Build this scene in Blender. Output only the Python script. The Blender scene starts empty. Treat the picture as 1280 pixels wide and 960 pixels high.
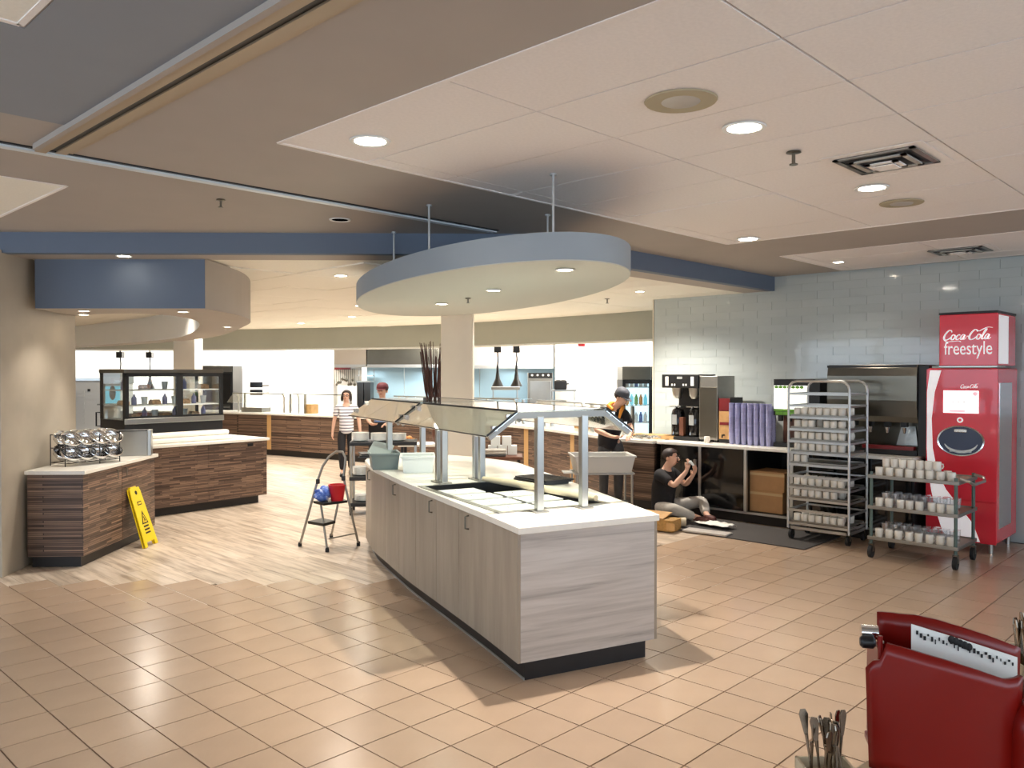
import bpy, bmesh, math, random
from mathutils import Vector, Matrix
random.seed(7)
R = math.radians
SC = bpy.context.scene
COL = SC.collection
# ---------------------------------------------------------------- camera
F, CU, HOR, H = 1023.0, 640.0, 466.4, 1.80
TH = R(43.83)
cam = bpy.data.objects.new('camera', bpy.data.cameras.new('camera'))
COL.objects.link(cam)
cam.data.sensor_width = 36.0
cam.data.lens = F / 1280 * 36
cam.data.clip_start = 0.02
cam.location = (0, 0, H)
cam.rotation_euler = (R(90) - math.atan(13.6 / F), 0, TH - R(90))
SC.camera = cam
# ---------------------------------------------------------------- world: daylight coming in through the dining-side windows
W = bpy.data.worlds.new('daylight'); SC.world = W; W.use_nodes = True
bg = W.node_tree.nodes['Background']
bg.inputs[0].default_value = (0.70, 0.84, 1.0, 1)
bg.inputs[1].default_value = 4.0
SC.view_settings.view_transform = 'Standard'
SC.view_settings.look = 'None'
SC.view_settings.exposure = -0.2
SC.view_settings.gamma = 1.0
SC.view_settings.use_curve_mapping = False
WARM = (1.0, 0.925, 0.825)
def lamp(kind, name, loc, power, color=WARM, size=0.06, spot=120, blend=0.7, rot=(0, 0, 0), size_y=None):
    l = bpy.data.lights.new(name, kind)
    l.energy = power; l.color = color
    if kind == 'AREA':
        l.shape = 'RECTANGLE'; l.size = size; l.size_y = size_y or size
    else:
        l.shadow_soft_size = size
    if kind == 'SPOT':
        l.spot_size = R(spot); l.spot_blend = blend
    o = bpy.data.objects.new(name, l); COL.objects.link(o)
    o.location = loc; o.rotation_euler = rot
    return o
# ---------------------------------------------------------------- pixel helpers (frame 1280 x 960)
PIT = math.atan(13.6 / F)
_fw = Vector((math.cos(TH) * math.cos(PIT), math.sin(TH) * math.cos(PIT), -math.sin(PIT)))
_rt = Vector((math.sin(TH), -math.cos(TH), 0))
_up = _rt.cross(_fw)
def at(u, v, z=0.0):
    d = _fw + _rt * ((u - 640) / F) + _up * ((480 - v) / F)
    t = (z - H) / d.z
    return Vector((d.x * t, d.y * t, z))
def ad(u, d, z=0.0):
    """plan position in pixel column u at depth d"""
    l = (u - 640) / F * d
    return Vector((math.cos(TH) * d + math.sin(TH) * l, math.sin(TH) * d - math.cos(TH) * l, z))
def zv(v, d):
    return H + d * (HOR - v) / F
R0 = TH - R(90)          # local x to the right of the view, local y away from it
RW = R(-90)              # things standing against the beverage wall: local x = -Y, local y = +X

# kitchen fluorescent panels above the servery (their fixtures hang in the kitchen ceiling)
KITCHEN_PANELS = [(ad(345, 21.2), 70), (ad(255, 22.6), 70), (ad(130, 23.4), 70), (ad(545, 20.0), 55), (ad(650, 18.0), 60), (ad(765, 16.0), 60), (ad(420, 22.4), 45)]
for p_, w_ in KITCHEN_PANELS:
    lamp('AREA', 'kitchen_panel_light', (p_.x, p_.y, 2.80), w_*3.0, (1.0, 0.96, 0.89), 1.1, size_y=0.55)

# ---------------------------------------------------------------- mesh helpers
class MB:
    def __init__(s): s.v = []; s.f = []
    def add(s, vs, fs):
        o = len(s.v); s.v += [tuple(p) for p in vs]; s.f += [tuple(i + o for i in f) for f in fs]; return s
    def box(s, x0, x1, y0, y1, z0, z1, m=None):
        vs = [Vector(p) for p in ((x0,y0,z0),(x1,y0,z0),(x1,y1,z0),(x0,y1,z0),(x0,y0,z1),(x1,y0,z1),(x1,y1,z1),(x0,y1,z1))]
        if m is not None: vs = [m @ p for p in vs]
        return s.add(vs, ((0,3,2,1),(4,5,6,7),(0,1,5,4),(1,2,6,5),(2,3,7,6),(3,0,4,7)))
    def cbox(s, c, sx, sy, sz, m=None):
        return s.box(c[0]-sx/2, c[0]+sx/2, c[1]-sy/2, c[1]+sy/2, c[2]-sz/2, c[2]+sz/2, m)
    def prism(s, poly, z0, z1):
        a = sum(poly[i][0]*poly[(i+1)%len(poly)][1]-poly[(i+1)%len(poly)][0]*poly[i][1] for i in range(len(poly)))
        if a < 0: poly = poly[::-1]
        n = len(poly)
        vs = [(p[0],p[1],z0) for p in poly] + [(p[0],p[1],z1) for p in poly]
        return s.add(vs, [tuple(range(n))[::-1], tuple(range(n, 2*n))] + [(i,(i+1)%n,n+(i+1)%n,n+i) for i in range(n)])
    def wallstrip(s, line, th, z0, z1):
        """a vertical slab along a plan polyline, th thick to the left of the line"""
        L = [Vector(p[:2]) for p in line]; off = []
        for i, p in enumerate(L):
            a = (L[i]-L[i-1]).normalized() if i else (L[1]-L[0]).normalized()
            b = (L[i+1]-L[i]).normalized() if i < len(L)-1 else a
            d = (a+b).normalized(); n = Vector((-d.y, d.x))
            off.append(p + n*th/max(.3, a.dot(d)))
        for i in range(len(L)-1):
            s.prism([L[i], L[i+1], off[i+1], off[i]], z0, z1)
        return s
    def tube(s, pts, r, n=8, closed=False, cap=True):
        P = [Vector(p) for p in pts]; m = len(P); rs = r if isinstance(r, (list, tuple)) else [r]*m
        o = len(s.v); prev = None
        for i in range(m):
            a = P[(i-1) % m] if (closed or i) else P[i]; b = P[(i+1) % m] if (closed or i < m-1) else P[i]
            t = (b-a).normalized()
            if prev is None:
                ref = Vector((0,0,1)) if abs(t.z) < .9 else Vector((1,0,0))
                x = t.cross(ref).normalized()
            else:
                x = (prev - t*prev.dot(t)).normalized()
            prev = x; y = t.cross(x)
            for k in range(n):
                an = 2*math.pi*k/n
                s.v.append(tuple(P[i] + (x*math.cos(an)+y*math.sin(an))*rs[i]))
        for i in range(m if closed else m-1):
            for k in range(n):
                a0 = o+i*n+k; a1 = o+i*n+(k+1)%n; b0 = o+((i+1)%m)*n+k; b1 = o+((i+1)%m)*n+(k+1)%n
                s.f.append((a0,a1,b1,b0))
        if cap and not closed:
            s.f.append(tuple(range(o, o+n))[::-1]); s.f.append(tuple(range(o+(m-1)*n, o+m*n)))
        return s
    def bar(s, a, b, w, h=None):
        """square bar from a to b"""
        a = Vector(a); b = Vector(b); h = h or w; t = (b-a).normalized()
        ref = Vector((0,0,1)) if abs(t.z) < .95 else Vector((0,1,0))
        x = t.cross(ref).normalized()*w/2; y = t.cross(x).normalized()*h/2
        vs = [a-x-y, a+x-y, a+x+y, a-x+y, b-x-y, b+x-y, b+x+y, b-x+y]
        return s.add(vs, ((0,3,2,1),(4,5,6,7),(0,1,5,4),(1,2,6,5),(2,3,7,6),(3,0,4,7)))
    def lathe(s, prof, n=16, c=(0,0,0), m=None, sy=1.0):
        o = len(s.v)
        for r, z in prof:
            for k in range(n):
                an = 2*math.pi*k/n
                p = Vector((c[0]+r*math.cos(an), c[1]+r*math.sin(an)*sy, c[2]+z))
                s.v.append(tuple(m @ p if m is not None else p))
        for i in range(len(prof)-1):
            for k in range(n):
                s.f.append((o+i*n+k, o+i*n+(k+1)%n, o+(i+1)*n+(k+1)%n, o+(i+1)*n+k))
        if prof[0][0] > 1e-4: s.f.append(tuple(range(o, o+n))[::-1])
        if prof[-1][0] > 1e-4: s.f.append(tuple(range(o+(len(prof)-1)*n, o+len(prof)*n)))
        return s
    def ball(s, c, rx, ry=None, rz=None, n=14, m=10, mat=None):
        ry = ry or rx; rz = rz or rx
        o = len(s.v)
        for i in range(m+1):
            ph = -math.pi/2 + math.pi*i/m
            for k in range(n):
                an = 2*math.pi*k/n
                p = Vector((c[0]+rx*math.cos(ph)*math.cos(an), c[1]+ry*math.cos(ph)*math.sin(an), c[2]+rz*math.sin(ph)))
                s.v.append(tuple(mat @ p if mat is not None else p))
        for i in range(m):
            for k in range(n):
                s.f.append((o+i*n+k, o+i*n+(k+1)%n, o+(i+1)*n+(k+1)%n, o+(i+1)*n+k))
        return s
    def plate(s, pts, th):
        """slab from a planar loop, th thick along its normal"""
        P = [Vector(p) for p in pts]; nn = (P[1]-P[0]).cross(P[2]-P[1]).normalized()*th
        k = len(P)
        return s.add(P + [p+nn for p in P], [tuple(range(k))[::-1], tuple(range(k, 2*k))] + [(i,(i+1)%k,k+(i+1)%k,k+i) for i in range(k)])
    def mesh(s, name):
        me = bpy.data.meshes.new(name); me.from_pydata(s.v, [], s.f); me.update(); return me
    def build(s, name, mat, parent=None, smooth=False, bevel=0, seg=2, fix=False):
        me = s.mesh(name)
        if fix or smooth:
            bm = bmesh.new(); bm.from_mesh(me)
            if smooth: bmesh.ops.remove_doubles(bm, verts=bm.verts, dist=1e-5)
            bmesh.ops.recalc_face_normals(bm, faces=bm.faces); bm.to_mesh(me); bm.free()
        return obj(name, me, mat, parent, smooth, bevel, seg)
def obj(name, me, mat, parent=None, smooth=False, bevel=0, seg=2):
    o = bpy.data.objects.new(name, me); COL.objects.link(o)
    if mat is not None and not me.materials: me.materials.append(M[mat] if isinstance(mat, str) else mat)
    if parent is not None: o.parent = parent
    if smooth:
        for p in me.polygons: p.use_smooth = True
        try: me.set_sharp_from_angle(angle=R(40))
        except Exception: pass
    if bevel:
        b = o.modifiers.new('bevel', 'BEVEL'); b.width = bevel; b.segments = seg; b.limit_method = 'ANGLE'; b.angle_limit = R(40)
    return o
def tag(o, label, cat, group=None, kind=None):
    o['label'] = label; o['category'] = cat
    if group: o['group'] = group
    if kind: o['kind'] = kind
    return o
def thing(name, label, cat, loc=(0,0,0), rotz=0.0, group=None):
    o = bpy.data.objects.new(name, None); COL.objects.link(o)
    o.location = loc; o.rotation_euler = (0, 0, rotz); o.empty_display_size = .1
    return tag(o, label, cat, group)
def struct(o):
    o['kind'] = 'structure'; return o
def dup(o, loc=None, rotz=None, label=None, group=None, parent=None):
    c = o.copy(); COL.objects.link(c)
    if parent is not None: c.parent = parent
    if loc is not None: c.location = loc
    if rotz is not None: c.rotation_euler = (0, 0, rotz)
    if label: c['label'] = label
    if group: c['group'] = group
    for ch in list(o.children): dup(ch, parent=c)
    return c
def arc(cx, cy, rx, ry, a0, a1, n, rot=0.0):
    out = []
    for i in range(n+1):
        a = R(a0 + (a1-a0)*i/n); x = rx*math.cos(a); y = ry*math.sin(a)
        out.append((cx + x*math.cos(rot)-y*math.sin(rot), cy + x*math.sin(rot)+y*math.cos(rot)))
    return out
def smoothline(pts, n=8):
    """Catmull-Rom through plan points"""
    P = [Vector(p[:2]) for p in pts]; P = [P[0]*2-P[1]] + P + [P[-1]*2-P[-2]]; out = []
    for i in range(1, len(P)-2):
        for k in range(n):
            t = k/n; a, b, c, d = P[i-1], P[i], P[i+1], P[i+2]
            out.append(.5*((2*b)+(c-a)*t+(2*a-5*b+4*c-d)*t*t+(3*b-a-3*c+d)*t*t*t))
    out.append(P[-2]); return [(p.x, p.y) for p in out]
def offset(line, d):
    L = [Vector(p[:2]) for p in line]; out = []
    for i, p in enumerate(L):
        a = L[max(i-1,0)]; b = L[min(i+1,len(L)-1)]; t = (b-a).normalized()
        out.append((p.x - t.y*d, p.y + t.x*d))
    return out

# ---------------------------------------------------------------- materials
M = {}
def nt(name):
    m = bpy.data.materials.new(name); m.use_nodes = True; M[name] = m
    return m, m.node_tree, m.node_tree.nodes['Principled BSDF']
def N(t, typ, **kw):
    n = t.nodes.new(typ)
    for k, v in kw.items():
        if k.startswith('i_'): n.inputs[k[2:].replace('_', ' ')].default_value = v
        else: setattr(n, k, v)
    return n
def srgb(r, g, b):
    f = lambda c: (c/255/12.92) if c/255 <= .04045 else ((c/255+.055)/1.055)**2.4
    return (f(r), f(g), f(b), 1)
def plain(name, rgb, rough=.5, metal=0.0, var=0.0, scale=8.0, bump=0.0, spec=.5, rnd=0.0, coat=0.0, emit=None, trans=0.0, bscale=None):
    m, t, b = nt(name); c = srgb(*rgb)
    b.inputs['Roughness'].default_value = rough; b.inputs['Metallic'].default_value = metal
    b.inputs['Specular IOR Level'].default_value = spec; b.inputs['Coat Weight'].default_value = coat
    b.inputs['Transmission Weight'].default_value = trans
    b.inputs['Base Color'].default_value = c
    if emit:
        b.inputs['Emission Color'].default_value = srgb(*emit[0]); b.inputs['Emission Strength'].default_value = emit[1]
    tc = N(t, 'ShaderNodeTexCoord'); nz = N(t, 'ShaderNodeTexNoise', i_Scale=scale, i_Detail=4.0)
    t.links.new(tc.outputs['Object'], nz.inputs['Vector'])
    if var or rnd:
        hv = N(t, 'ShaderNodeHueSaturation'); hv.inputs['Color'].default_value = c
        mr = N(t, 'ShaderNodeMapRange'); mr.inputs['From Min'].default_value = .3; mr.inputs['From Max'].default_value = .7
        mr.inputs['To Min'].default_value = 1-var; mr.inputs['To Max'].default_value = 1+var
        t.links.new(nz.outputs['Fac'], mr.inputs['Value'])
        out = mr.outputs[0]
        if rnd:
            oi = N(t, 'ShaderNodeObjectInfo'); m2 = N(t, 'ShaderNodeMapRange'); m2.inputs['To Min'].default_value = 1-rnd; m2.inputs['To Max'].default_value = 1+rnd
            t.links.new(oi.outputs['Random'], m2.inputs['Value'])
            mm = N(t, 'ShaderNodeMath', operation='MULTIPLY'); t.links.new(out, mm.inputs[0]); t.links.new(m2.outputs[0], mm.inputs[1]); out = mm.outputs[0]
        t.links.new(out, hv.inputs['Value']); t.links.new(hv.outputs[0], b.inputs['Base Color'])
    if bump:
        nb = N(t, 'ShaderNodeTexNoise', i_Scale=bscale or scale*6, i_Detail=3.0); t.links.new(tc.outputs['Object'], nb.inputs['Vector'])
        bp = N(t, 'ShaderNodeBump', i_Strength=bump, i_Distance=.01)
        t.links.new(nb.outputs['Fac'], bp.inputs['Height']); t.links.new(bp.outputs[0], b.inputs['Normal'])
    return m
def streak(name, cols, scl, rough=.45, bump=.05, rnd=0.0, detail=3.0, gen=False, distort=0.0, spec=.4, pos=None):
    """stretched noise through a colour ramp: laminates and wood"""
    m, t, b = nt(name)
    tc = N(t, 'ShaderNodeTexCoord'); mp = N(t, 'ShaderNodeMapping'); mp.inputs['Scale'].default_value = scl
    t.links.new(tc.outputs['Object'], mp.inputs['Vector'])
    vec = mp.outputs[0]
    oi = None
    if rnd:
        oi = N(t, 'ShaderNodeObjectInfo'); ad_ = N(t, 'ShaderNodeVectorMath', operation='ADD')
        sc_ = N(t, 'ShaderNodeMath', operation='MULTIPLY'); sc_.inputs[1].default_value = 53.0
        t.links.new(oi.outputs['Random'], sc_.inputs[0]); t.links.new(vec, ad_.inputs[0]); t.links.new(sc_.outputs[0], ad_.inputs[1]); vec = ad_.outputs[0]
    nz = N(t, 'ShaderNodeTexNoise', i_Scale=1.0, i_Detail=detail, i_Roughness=.62, i_Distortion=distort)
    t.links.new(vec, nz.inputs['Vector'])
    rp = N(t, 'ShaderNodeValToRGB'); el = rp.color_ramp.elements
    n = len(cols); ps = pos or [.3 + .42*i/(n-1) for i in range(n)]
    el[0].position = ps[0]; el[0].color = srgb(*cols[0]); el[1].position = ps[-1]; el[1].color = srgb(*cols[-1])
    for i in range(1, n-1):
        e = el.new(ps[i]); e.color = srgb(*cols[i])
    t.links.new(nz.outputs['Fac'], rp.inputs['Fac'])
    col = rp.outputs[0]
    if rnd:
        hv = N(t, 'ShaderNodeHueSaturation'); mr = N(t, 'ShaderNodeMapRange'); mr.inputs['To Min'].default_value = 1-rnd; mr.inputs['To Max'].default_value = 1+rnd
        t.links.new(oi.outputs['Random'], mr.inputs['Value']); t.links.new(mr.outputs[0], hv.inputs['Value']); t.links.new(col, hv.inputs['Color']); col = hv.outputs[0]
    t.links.new(col, b.inputs['Base Color'])
    b.inputs['Roughness'].default_value = rough; b.inputs['Specular IOR Level'].default_value = spec
    if bump:
        bp = N(t, 'ShaderNodeBump', i_Strength=bump, i_Distance=.005); t.links.new(nz.outputs['Fac'], bp.inputs['Height']); t.links.new(bp.outputs[0], b.inputs['Normal'])
    return m
def glassy(name, tint=(.86,.93,.90), refl=.10, rough=.02):
    m, t, b = nt(name); t.nodes.remove(b)
    tr = N(t, 'ShaderNodeBsdfTransparent'); tr.inputs[0].default_value = (*tint, 1)
    gl = N(t, 'ShaderNodeBsdfGlossy', i_Roughness=rough); gl.inputs[0].default_value = (1,1,1,1)
    lw = N(t, 'ShaderNodeLayerWeight', i_Blend=.5); mx = N(t, 'ShaderNodeMixShader')
    pw = N(t, 'ShaderNodeMath', operation='POWER'); pw.inputs[1].default_value = 3.0
    mm = N(t, 'ShaderNodeMath', operation='MULTIPLY_ADD'); mm.inputs[1].default_value = .75; mm.inputs[2].default_value = refl
    t.links.new(lw.outputs['Facing'], pw.inputs[0]); t.links.new(pw.outputs[0], mm.inputs[0]); mm.use_clamp = True
    t.links.new(mm.outputs[0], mx.inputs[0]); t.links.new(tr.outputs[0], mx.inputs[1]); t.links.new(gl.outputs[0], mx.inputs[2])
    t.links.new(mx.outputs[0], t.nodes['Material Output'].inputs[0]); return m
def emis(name, rgb, st):
    m, t, b = nt(name); b.inputs['Base Color'].default_value = (.8,.8,.8,1)
    b.inputs['Emission Color'].default_value = srgb(*rgb); b.inputs['Emission Strength'].default_value = st; return m

plain('floor_tile', (188,162,138), .22, var=.05, scale=2.2, bump=.06, rnd=.045, bscale=30)
plain('grout', (98,76,58), .8, var=.1)
streak('plank', [(160,140,120),(204,186,166),(224,208,190)], (18,1.6,1), .38, .04, rnd=.10)
plain('ceiling_white', (246,238,232), .9, var=.03, scale=60, bump=.25, bscale=260)
plain('ceiling_cream', (246,240,226), .9, var=.03, scale=60, bump=.2, bscale=260)
plain('ceiling_grid', (184,172,160), .7)
plain('taupe', (176,166,156), .8, var=.02, scale=3)
plain('bulkhead_paint', (166,166,154), .8, var=.02, scale=3)
plain('cool_grey_daylit', (144,148,154), .8, var=.02, scale=3)  # ceiling board colour with cool window daylight put in
plain('blue_grey_daylit', (104,115,132), .75, var=.02, scale=3)  # trim colour with the blue tint of window daylight put in
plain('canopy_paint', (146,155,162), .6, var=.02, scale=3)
plain('canopy_under', (200,200,190), .8)
plain('cream_paint', (222,212,194), .7, var=.03, scale=3)
plain('white_paint', (238,236,230), .55, var=.01, scale=3)
plain('wall_tile', (184,192,191), .10, rnd=.03, var=.01, coat=.5)
plain('wall_grout', (178,186,185), .7)
plain('kitchen_tile', (244,243,238), .25, rnd=.02)
plain('pillar_tile', (180,169,152), .5, var=.10, scale=2.5, bump=.04)
plain('black_kick', (30,26,26), .45)
plain('quartz', (244,240,230), .22, var=.02, scale=40)
# walnut laminate: printed thin staves of differing tone
def staves(name, lo, hi, line, w=.34, h=.019):
    m, t, b = nt(name); tc = N(t, 'ShaderNodeTexCoord'); sx = N(t, 'ShaderNodeSeparateXYZ'); t.links.new(tc.outputs['Object'], sx.inputs[0])
    a = N(t, 'ShaderNodeMath', operation='MULTIPLY_ADD'); a.inputs[1].default_value = .45; t.links.new(sx.outputs['Y'], a.inputs[0]); t.links.new(sx.outputs['X'], a.inputs[2])
    cb = N(t, 'ShaderNodeCombineXYZ'); t.links.new(a.outputs[0], cb.inputs['X']); t.links.new(sx.outputs['Z'], cb.inputs['Y'])
    br = N(t, 'ShaderNodeTexBrick', i_Scale=1.0); br.offset = .37; br.offset_frequency = 3; br.squash = .7; br.squash_frequency = 2
    br.inputs['Brick Width'].default_value = w; br.inputs['Row Height'].default_value = h; br.inputs['Mortar Size'].default_value = .0022; br.inputs['Mortar Smooth'].default_value = .4
    br.inputs['Color1'].default_value = srgb(*lo); br.inputs['Color2'].default_value = srgb(*hi); br.inputs['Mortar'].default_value = srgb(*line)
    t.links.new(cb.outputs[0], br.inputs['Vector'])
    mp = N(t, 'ShaderNodeMapping'); mp.inputs['Scale'].default_value = (3, 3, 150); t.links.new(tc.outputs['Object'], mp.inputs['Vector'])
    nz = N(t, 'ShaderNodeTexNoise', i_Scale=1.0, i_Detail=3.0); t.links.new(mp.outputs[0], nz.inputs['Vector'])
    mr = N(t, 'ShaderNodeMapRange'); mr.inputs['From Min'].default_value = .3; mr.inputs['From Max'].default_value = .7; mr.inputs['To Min'].default_value = .6; mr.inputs['To Max'].default_value = 1.35
    t.links.new(nz.outputs['Fac'], mr.inputs['Value']); hv = N(t, 'ShaderNodeHueSaturation'); t.links.new(mr.outputs[0], hv.inputs['Value']); t.links.new(br.outputs['Color'], hv.inputs['Color']); t.links.new(hv.outputs[0], b.inputs['Base Color'])
    b.inputs['Roughness'].default_value = .42
staves('walnut', (66,48,40), (146,118,98), (52,38,32))
streak('grey_wood', [(150,142,136),(186,179,172),(202,195,188),(214,208,202)], (1.0,1.0,20), .45, .02, detail=6, distort=.35, pos=[.26,.42,.56,.75])
streak('grey_wood_v', [(150,138,122),(162,150,134),(174,162,146)], (9,9,1.1), .42, .02, detail=4)
plain('tan_panel', (206,164,108), .45, var=.04, scale=5)
plain('steel', (186,186,182), .28, 1.0, var=.04, scale=6)
plain('steel_dull', (160,158,152), .42, 1.0, var=.05, scale=6)
plain('steel_dark', (120,116,106), .3, 1.0, var=.05, scale=4)
plain('chrome', (225,225,225), .12, 1.0)
plain('aluminium', (196,198,198), .38, .9, var=.03)
plain('pan_white', (246,246,240), .18, 0, spec=.6)
plain('black', (22,22,23), .4)
plain('black_gloss', (14,14,16), .12, coat=.4)
plain('black_rubber', (34,33,33), .75, var=.1, scale=20)
plain('mat_rubber', (72,68,66), .85, var=.08, scale=30, bump=.3, bscale=120)
plain('grey_plastic', (150,152,150), .5)
plain('bin_grey', (124,136,134), .5, var=.03)
plain('bin_white', (226,230,228), .45)
plain('tub_grey', (190,188,182), .5)
plain('coke_red', (234,44,62), .22, coat=.6, var=.03, scale=2)
plain('coke_white', (245,240,240), .3, coat=.4, emit=((255,246,246), .4))
plain('red_plastic', (128,18,10), .3, coat=.12, var=.03, scale=6, spec=.35)
plain('dark_red', (118,26,30), .35, coat=.2)
plain('bucket_red', (206,28,40), .4)
plain('cart_green', (92,110,104), .5, .2)
plain('mug', (240,234,222), .25, coat=.3, rnd=.04)
plain('shelf_tan', (176,160,140), .45, .2)
plain('cup_purple', (150,150,192), .18, rnd=.08, coat=.2)
plain('cardboard', (186,142,96), .8, var=.06, scale=10)
plain('cardboard_tape', (206,176,130), .5)
plain('paper', (244,242,234), .7)
plain('ink', (30,28,28), .7)
plain('yellow', (246,214,20), .4)
plain('wood_tan', (196,152,98), .55, var=.12, scale=14)
plain('wicker', (176,134,74), .7, var=.2, scale=40, bump=.4)
plain('brown_pot', (98,58,40), .5, var=.1)
plain('twig', (64,36,30), .7, var=.2, scale=30)
plain('bread', (214,150,84), .7, var=.2, scale=30)
plain('beige_bin', (206,190,160), .5, var=.05)
plain('skin', (222,176,150), .55)
plain('hair', (44,28,22), .6, var=.2, scale=60)
plain('denim_black', (30,28,32), .8, var=.15, scale=20)
plain('shirt_black', (32,30,33), .85, var=.12, scale=14)
plain('shirt_blue', (122,152,200), .8, var=.06, scale=14)
plain('trousers_grey', (176,170,162), .85, var=.1, scale=16)
plain('trousers_dark', (66,66,68), .85, var=.1, scale=16)
plain('cap_red', (88,28,34), .7)
plain('cap_grey', (70,72,80), .7)
plain('orange', (226,150,50), .7)
plain('shoe_brown', (92,52,46), .6)
plain('eye_white', (240,240,240), .3)
plain('eye_dark', (30,22,18), .2)
plain('lips', (176,96,88), .5)
plain('blue_cloth', (86,120,196), .7, var=.4, scale=22)
plain('teal_label', (96,196,220), .3, emit=((120,215,240), .6))
plain('cutlery', (150,138,124), .25, 1.0, var=.15, scale=30)
plain('vent_grey', (188,184,176), .5, .3)
plain('track_tan', (176,158,132), .45)
plain('track_daylit', (222,230,234), .3)  # daylight reflected by the metal track is put into this pale colour
plain('speaker_tan', (176,164,136), .7)
plain('white_sign', (250,250,250), .4)
plain('green', (110,170,60), .5, var=.3, scale=30)
plain('food_mix', (190,150,110), .6, var=.5, scale=30)
glassy('glass', (.90,.95,.925), .10)
glassy('glass_sloped', (.88,.93,.90), .42)
glassy('glass_clear', (.96,.98,.98), .07)
glassy('plastic_clear', (.92,.94,.96), .26, .15)
emis('lamp_white', (255,246,230), 22.0)
emis('lamp_small', (255,240,214), 14.0)
emis('panel_white', (255,250,240), 4.0)
emis('screen_white', (255,246,246), 1.5)
emis('cooler_light', (206,236,250), 1.6)
emis('menu_light', (255,255,236), 1.5)
emis('dark_pink', (232,140,156), .9)
streak('rag', [(50,80,180),(96,130,210),(225,232,245)], (16,16,16), .8, .0)
plain('bay_dark', (62,72,96), .35)
# striped shirt: a woven print
def stripes():
    m, t, b = nt('striped_shirt'); tc = N(t, 'ShaderNodeTexCoord'); wv = N(t, 'ShaderNodeTexWave', wave_type='BANDS', bands_direction='Z', i_Scale=5.2, i_Distortion=.8)
    t.links.new(tc.outputs['Object'], wv.inputs['Vector']); rp = N(t, 'ShaderNodeValToRGB')
    rp.color_ramp.elements[0].position = .14; rp.color_ramp.elements[0].color = srgb(92,88,104); rp.color_ramp.elements[1].position = .30; rp.color_ramp.elements[1].color = srgb(240,238,240)
    t.links.new(wv.outputs['Fac'], rp.inputs['Fac']); t.links.new(rp.outputs[0], b.inputs['Base Color']); b.inputs['Roughness'].default_value = .8
stripes()
# ================================================================ structure
ZC, ZL = 3.04, 2.86                      # main ceiling, lower servery ceiling
FAS = [(-2.2, 12.52), (5.45, 4.87), (9.96, 4.87)]     # plan line of the fascia where the ceiling steps down
def tiled(x, y): return (x + y < 10.0) or (y < 4.87)
def seen(p, mg=20):
    q = Vector(p) - Vector((0, 0, H)); d = q.dot(_fw)
    if d < 1.0: return False
    u = 640 + F*q.dot(_rt)/d; v = 480 - F*q.dot(_up)/d
    return -mg < u < 1280+mg and -mg < v < 960+mg
def pdepth(p): return (Vector(p)-Vector((0,0,H))).dot(_fw)
# ---- floor
floor = MB().box(-4.2, 17, -4.2, 27, -.12, -.008).build('floor', 'grout')
struct(floor)
PX, PY = .3038, .3072
tile_me = MB().box(-PX/2+.0036, PX/2-.0036, -PY/2+.0036, PY/2-.0036, -.008, 0).mesh('floor_tile')
tile_me.materials.append(M['floor_tile'])
cells = []
for i in range(-26, 24):
    for j in range(-30, 26):
        x = 3.238 + PX*(i+.5); y = 3.55 + PY*(j+.5)
        if -4.1 < x < 9.9 and -4.1 < y < 12 and tiled(x, y): cells.append((x, y))
vis = sorted([c for c in cells if seen((*c, 0)) ], key=lambda c: pdepth((*c, 0)))
near = set(vis[:300])
for c in vis[:300]:
    o = bpy.data.objects.new('floor_tile', tile_me); COL.objects.link(o); o.parent = floor; o.location = (c[0], c[1], random.uniform(-.0006, .0006))
mb = MB()
for c in cells:
    if c not in near: mb.box(c[0]-PX/2+.0036, c[0]+PX/2-.0036, c[1]-PY/2+.0036, c[1]+PY/2-.0036, -.008, random.uniform(-.0004, .0004))
o = mb.build('floor_tiles_beyond', 'floor_tile', floor); o['kind'] = 'stuff'
# planks along Y
PW, PL = .19, 1.5
plank_me = MB().box(-PW/2+.0012, PW/2-.0012, -PL/2+.0012, PL/2-.0012, -.008, -.001).mesh('floor_plank')
plank_me.materials.append(M['plank'])
pc = []
for i in range(76):
    x = -1 + PW*i
    for j in range(15):
        y = 4.2 + PL*j + (i*.37 % 1)*PL
        if any(not tiled(x+a, y+b) for a in (-.1, .1) for b in (-.75, .75)) and y < 21: pc.append((x, y))
vis = sorted([c for c in pc if seen((*c, 0), 60)], key=lambda c: pdepth((*c, 0)))
near = set(vis[:300])
for c in vis[:300]:
    o = bpy.data.objects.new('floor_plank', plank_me); COL.objects.link(o); o.parent = floor; o.location = (c[0], c[1], random.uniform(-.0003, .0003))
mb = MB()
for c in pc:
    if c not in near: mb.box(c[0]-PW/2+.0012, c[0]+PW/2-.0012, c[1]-PL/2+.0012, c[1]+PL/2-.0012, -.008, -.001)
o = mb.build('floor_planks_beyond', 'plank', floor); o['kind'] = 'stuff'
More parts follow.
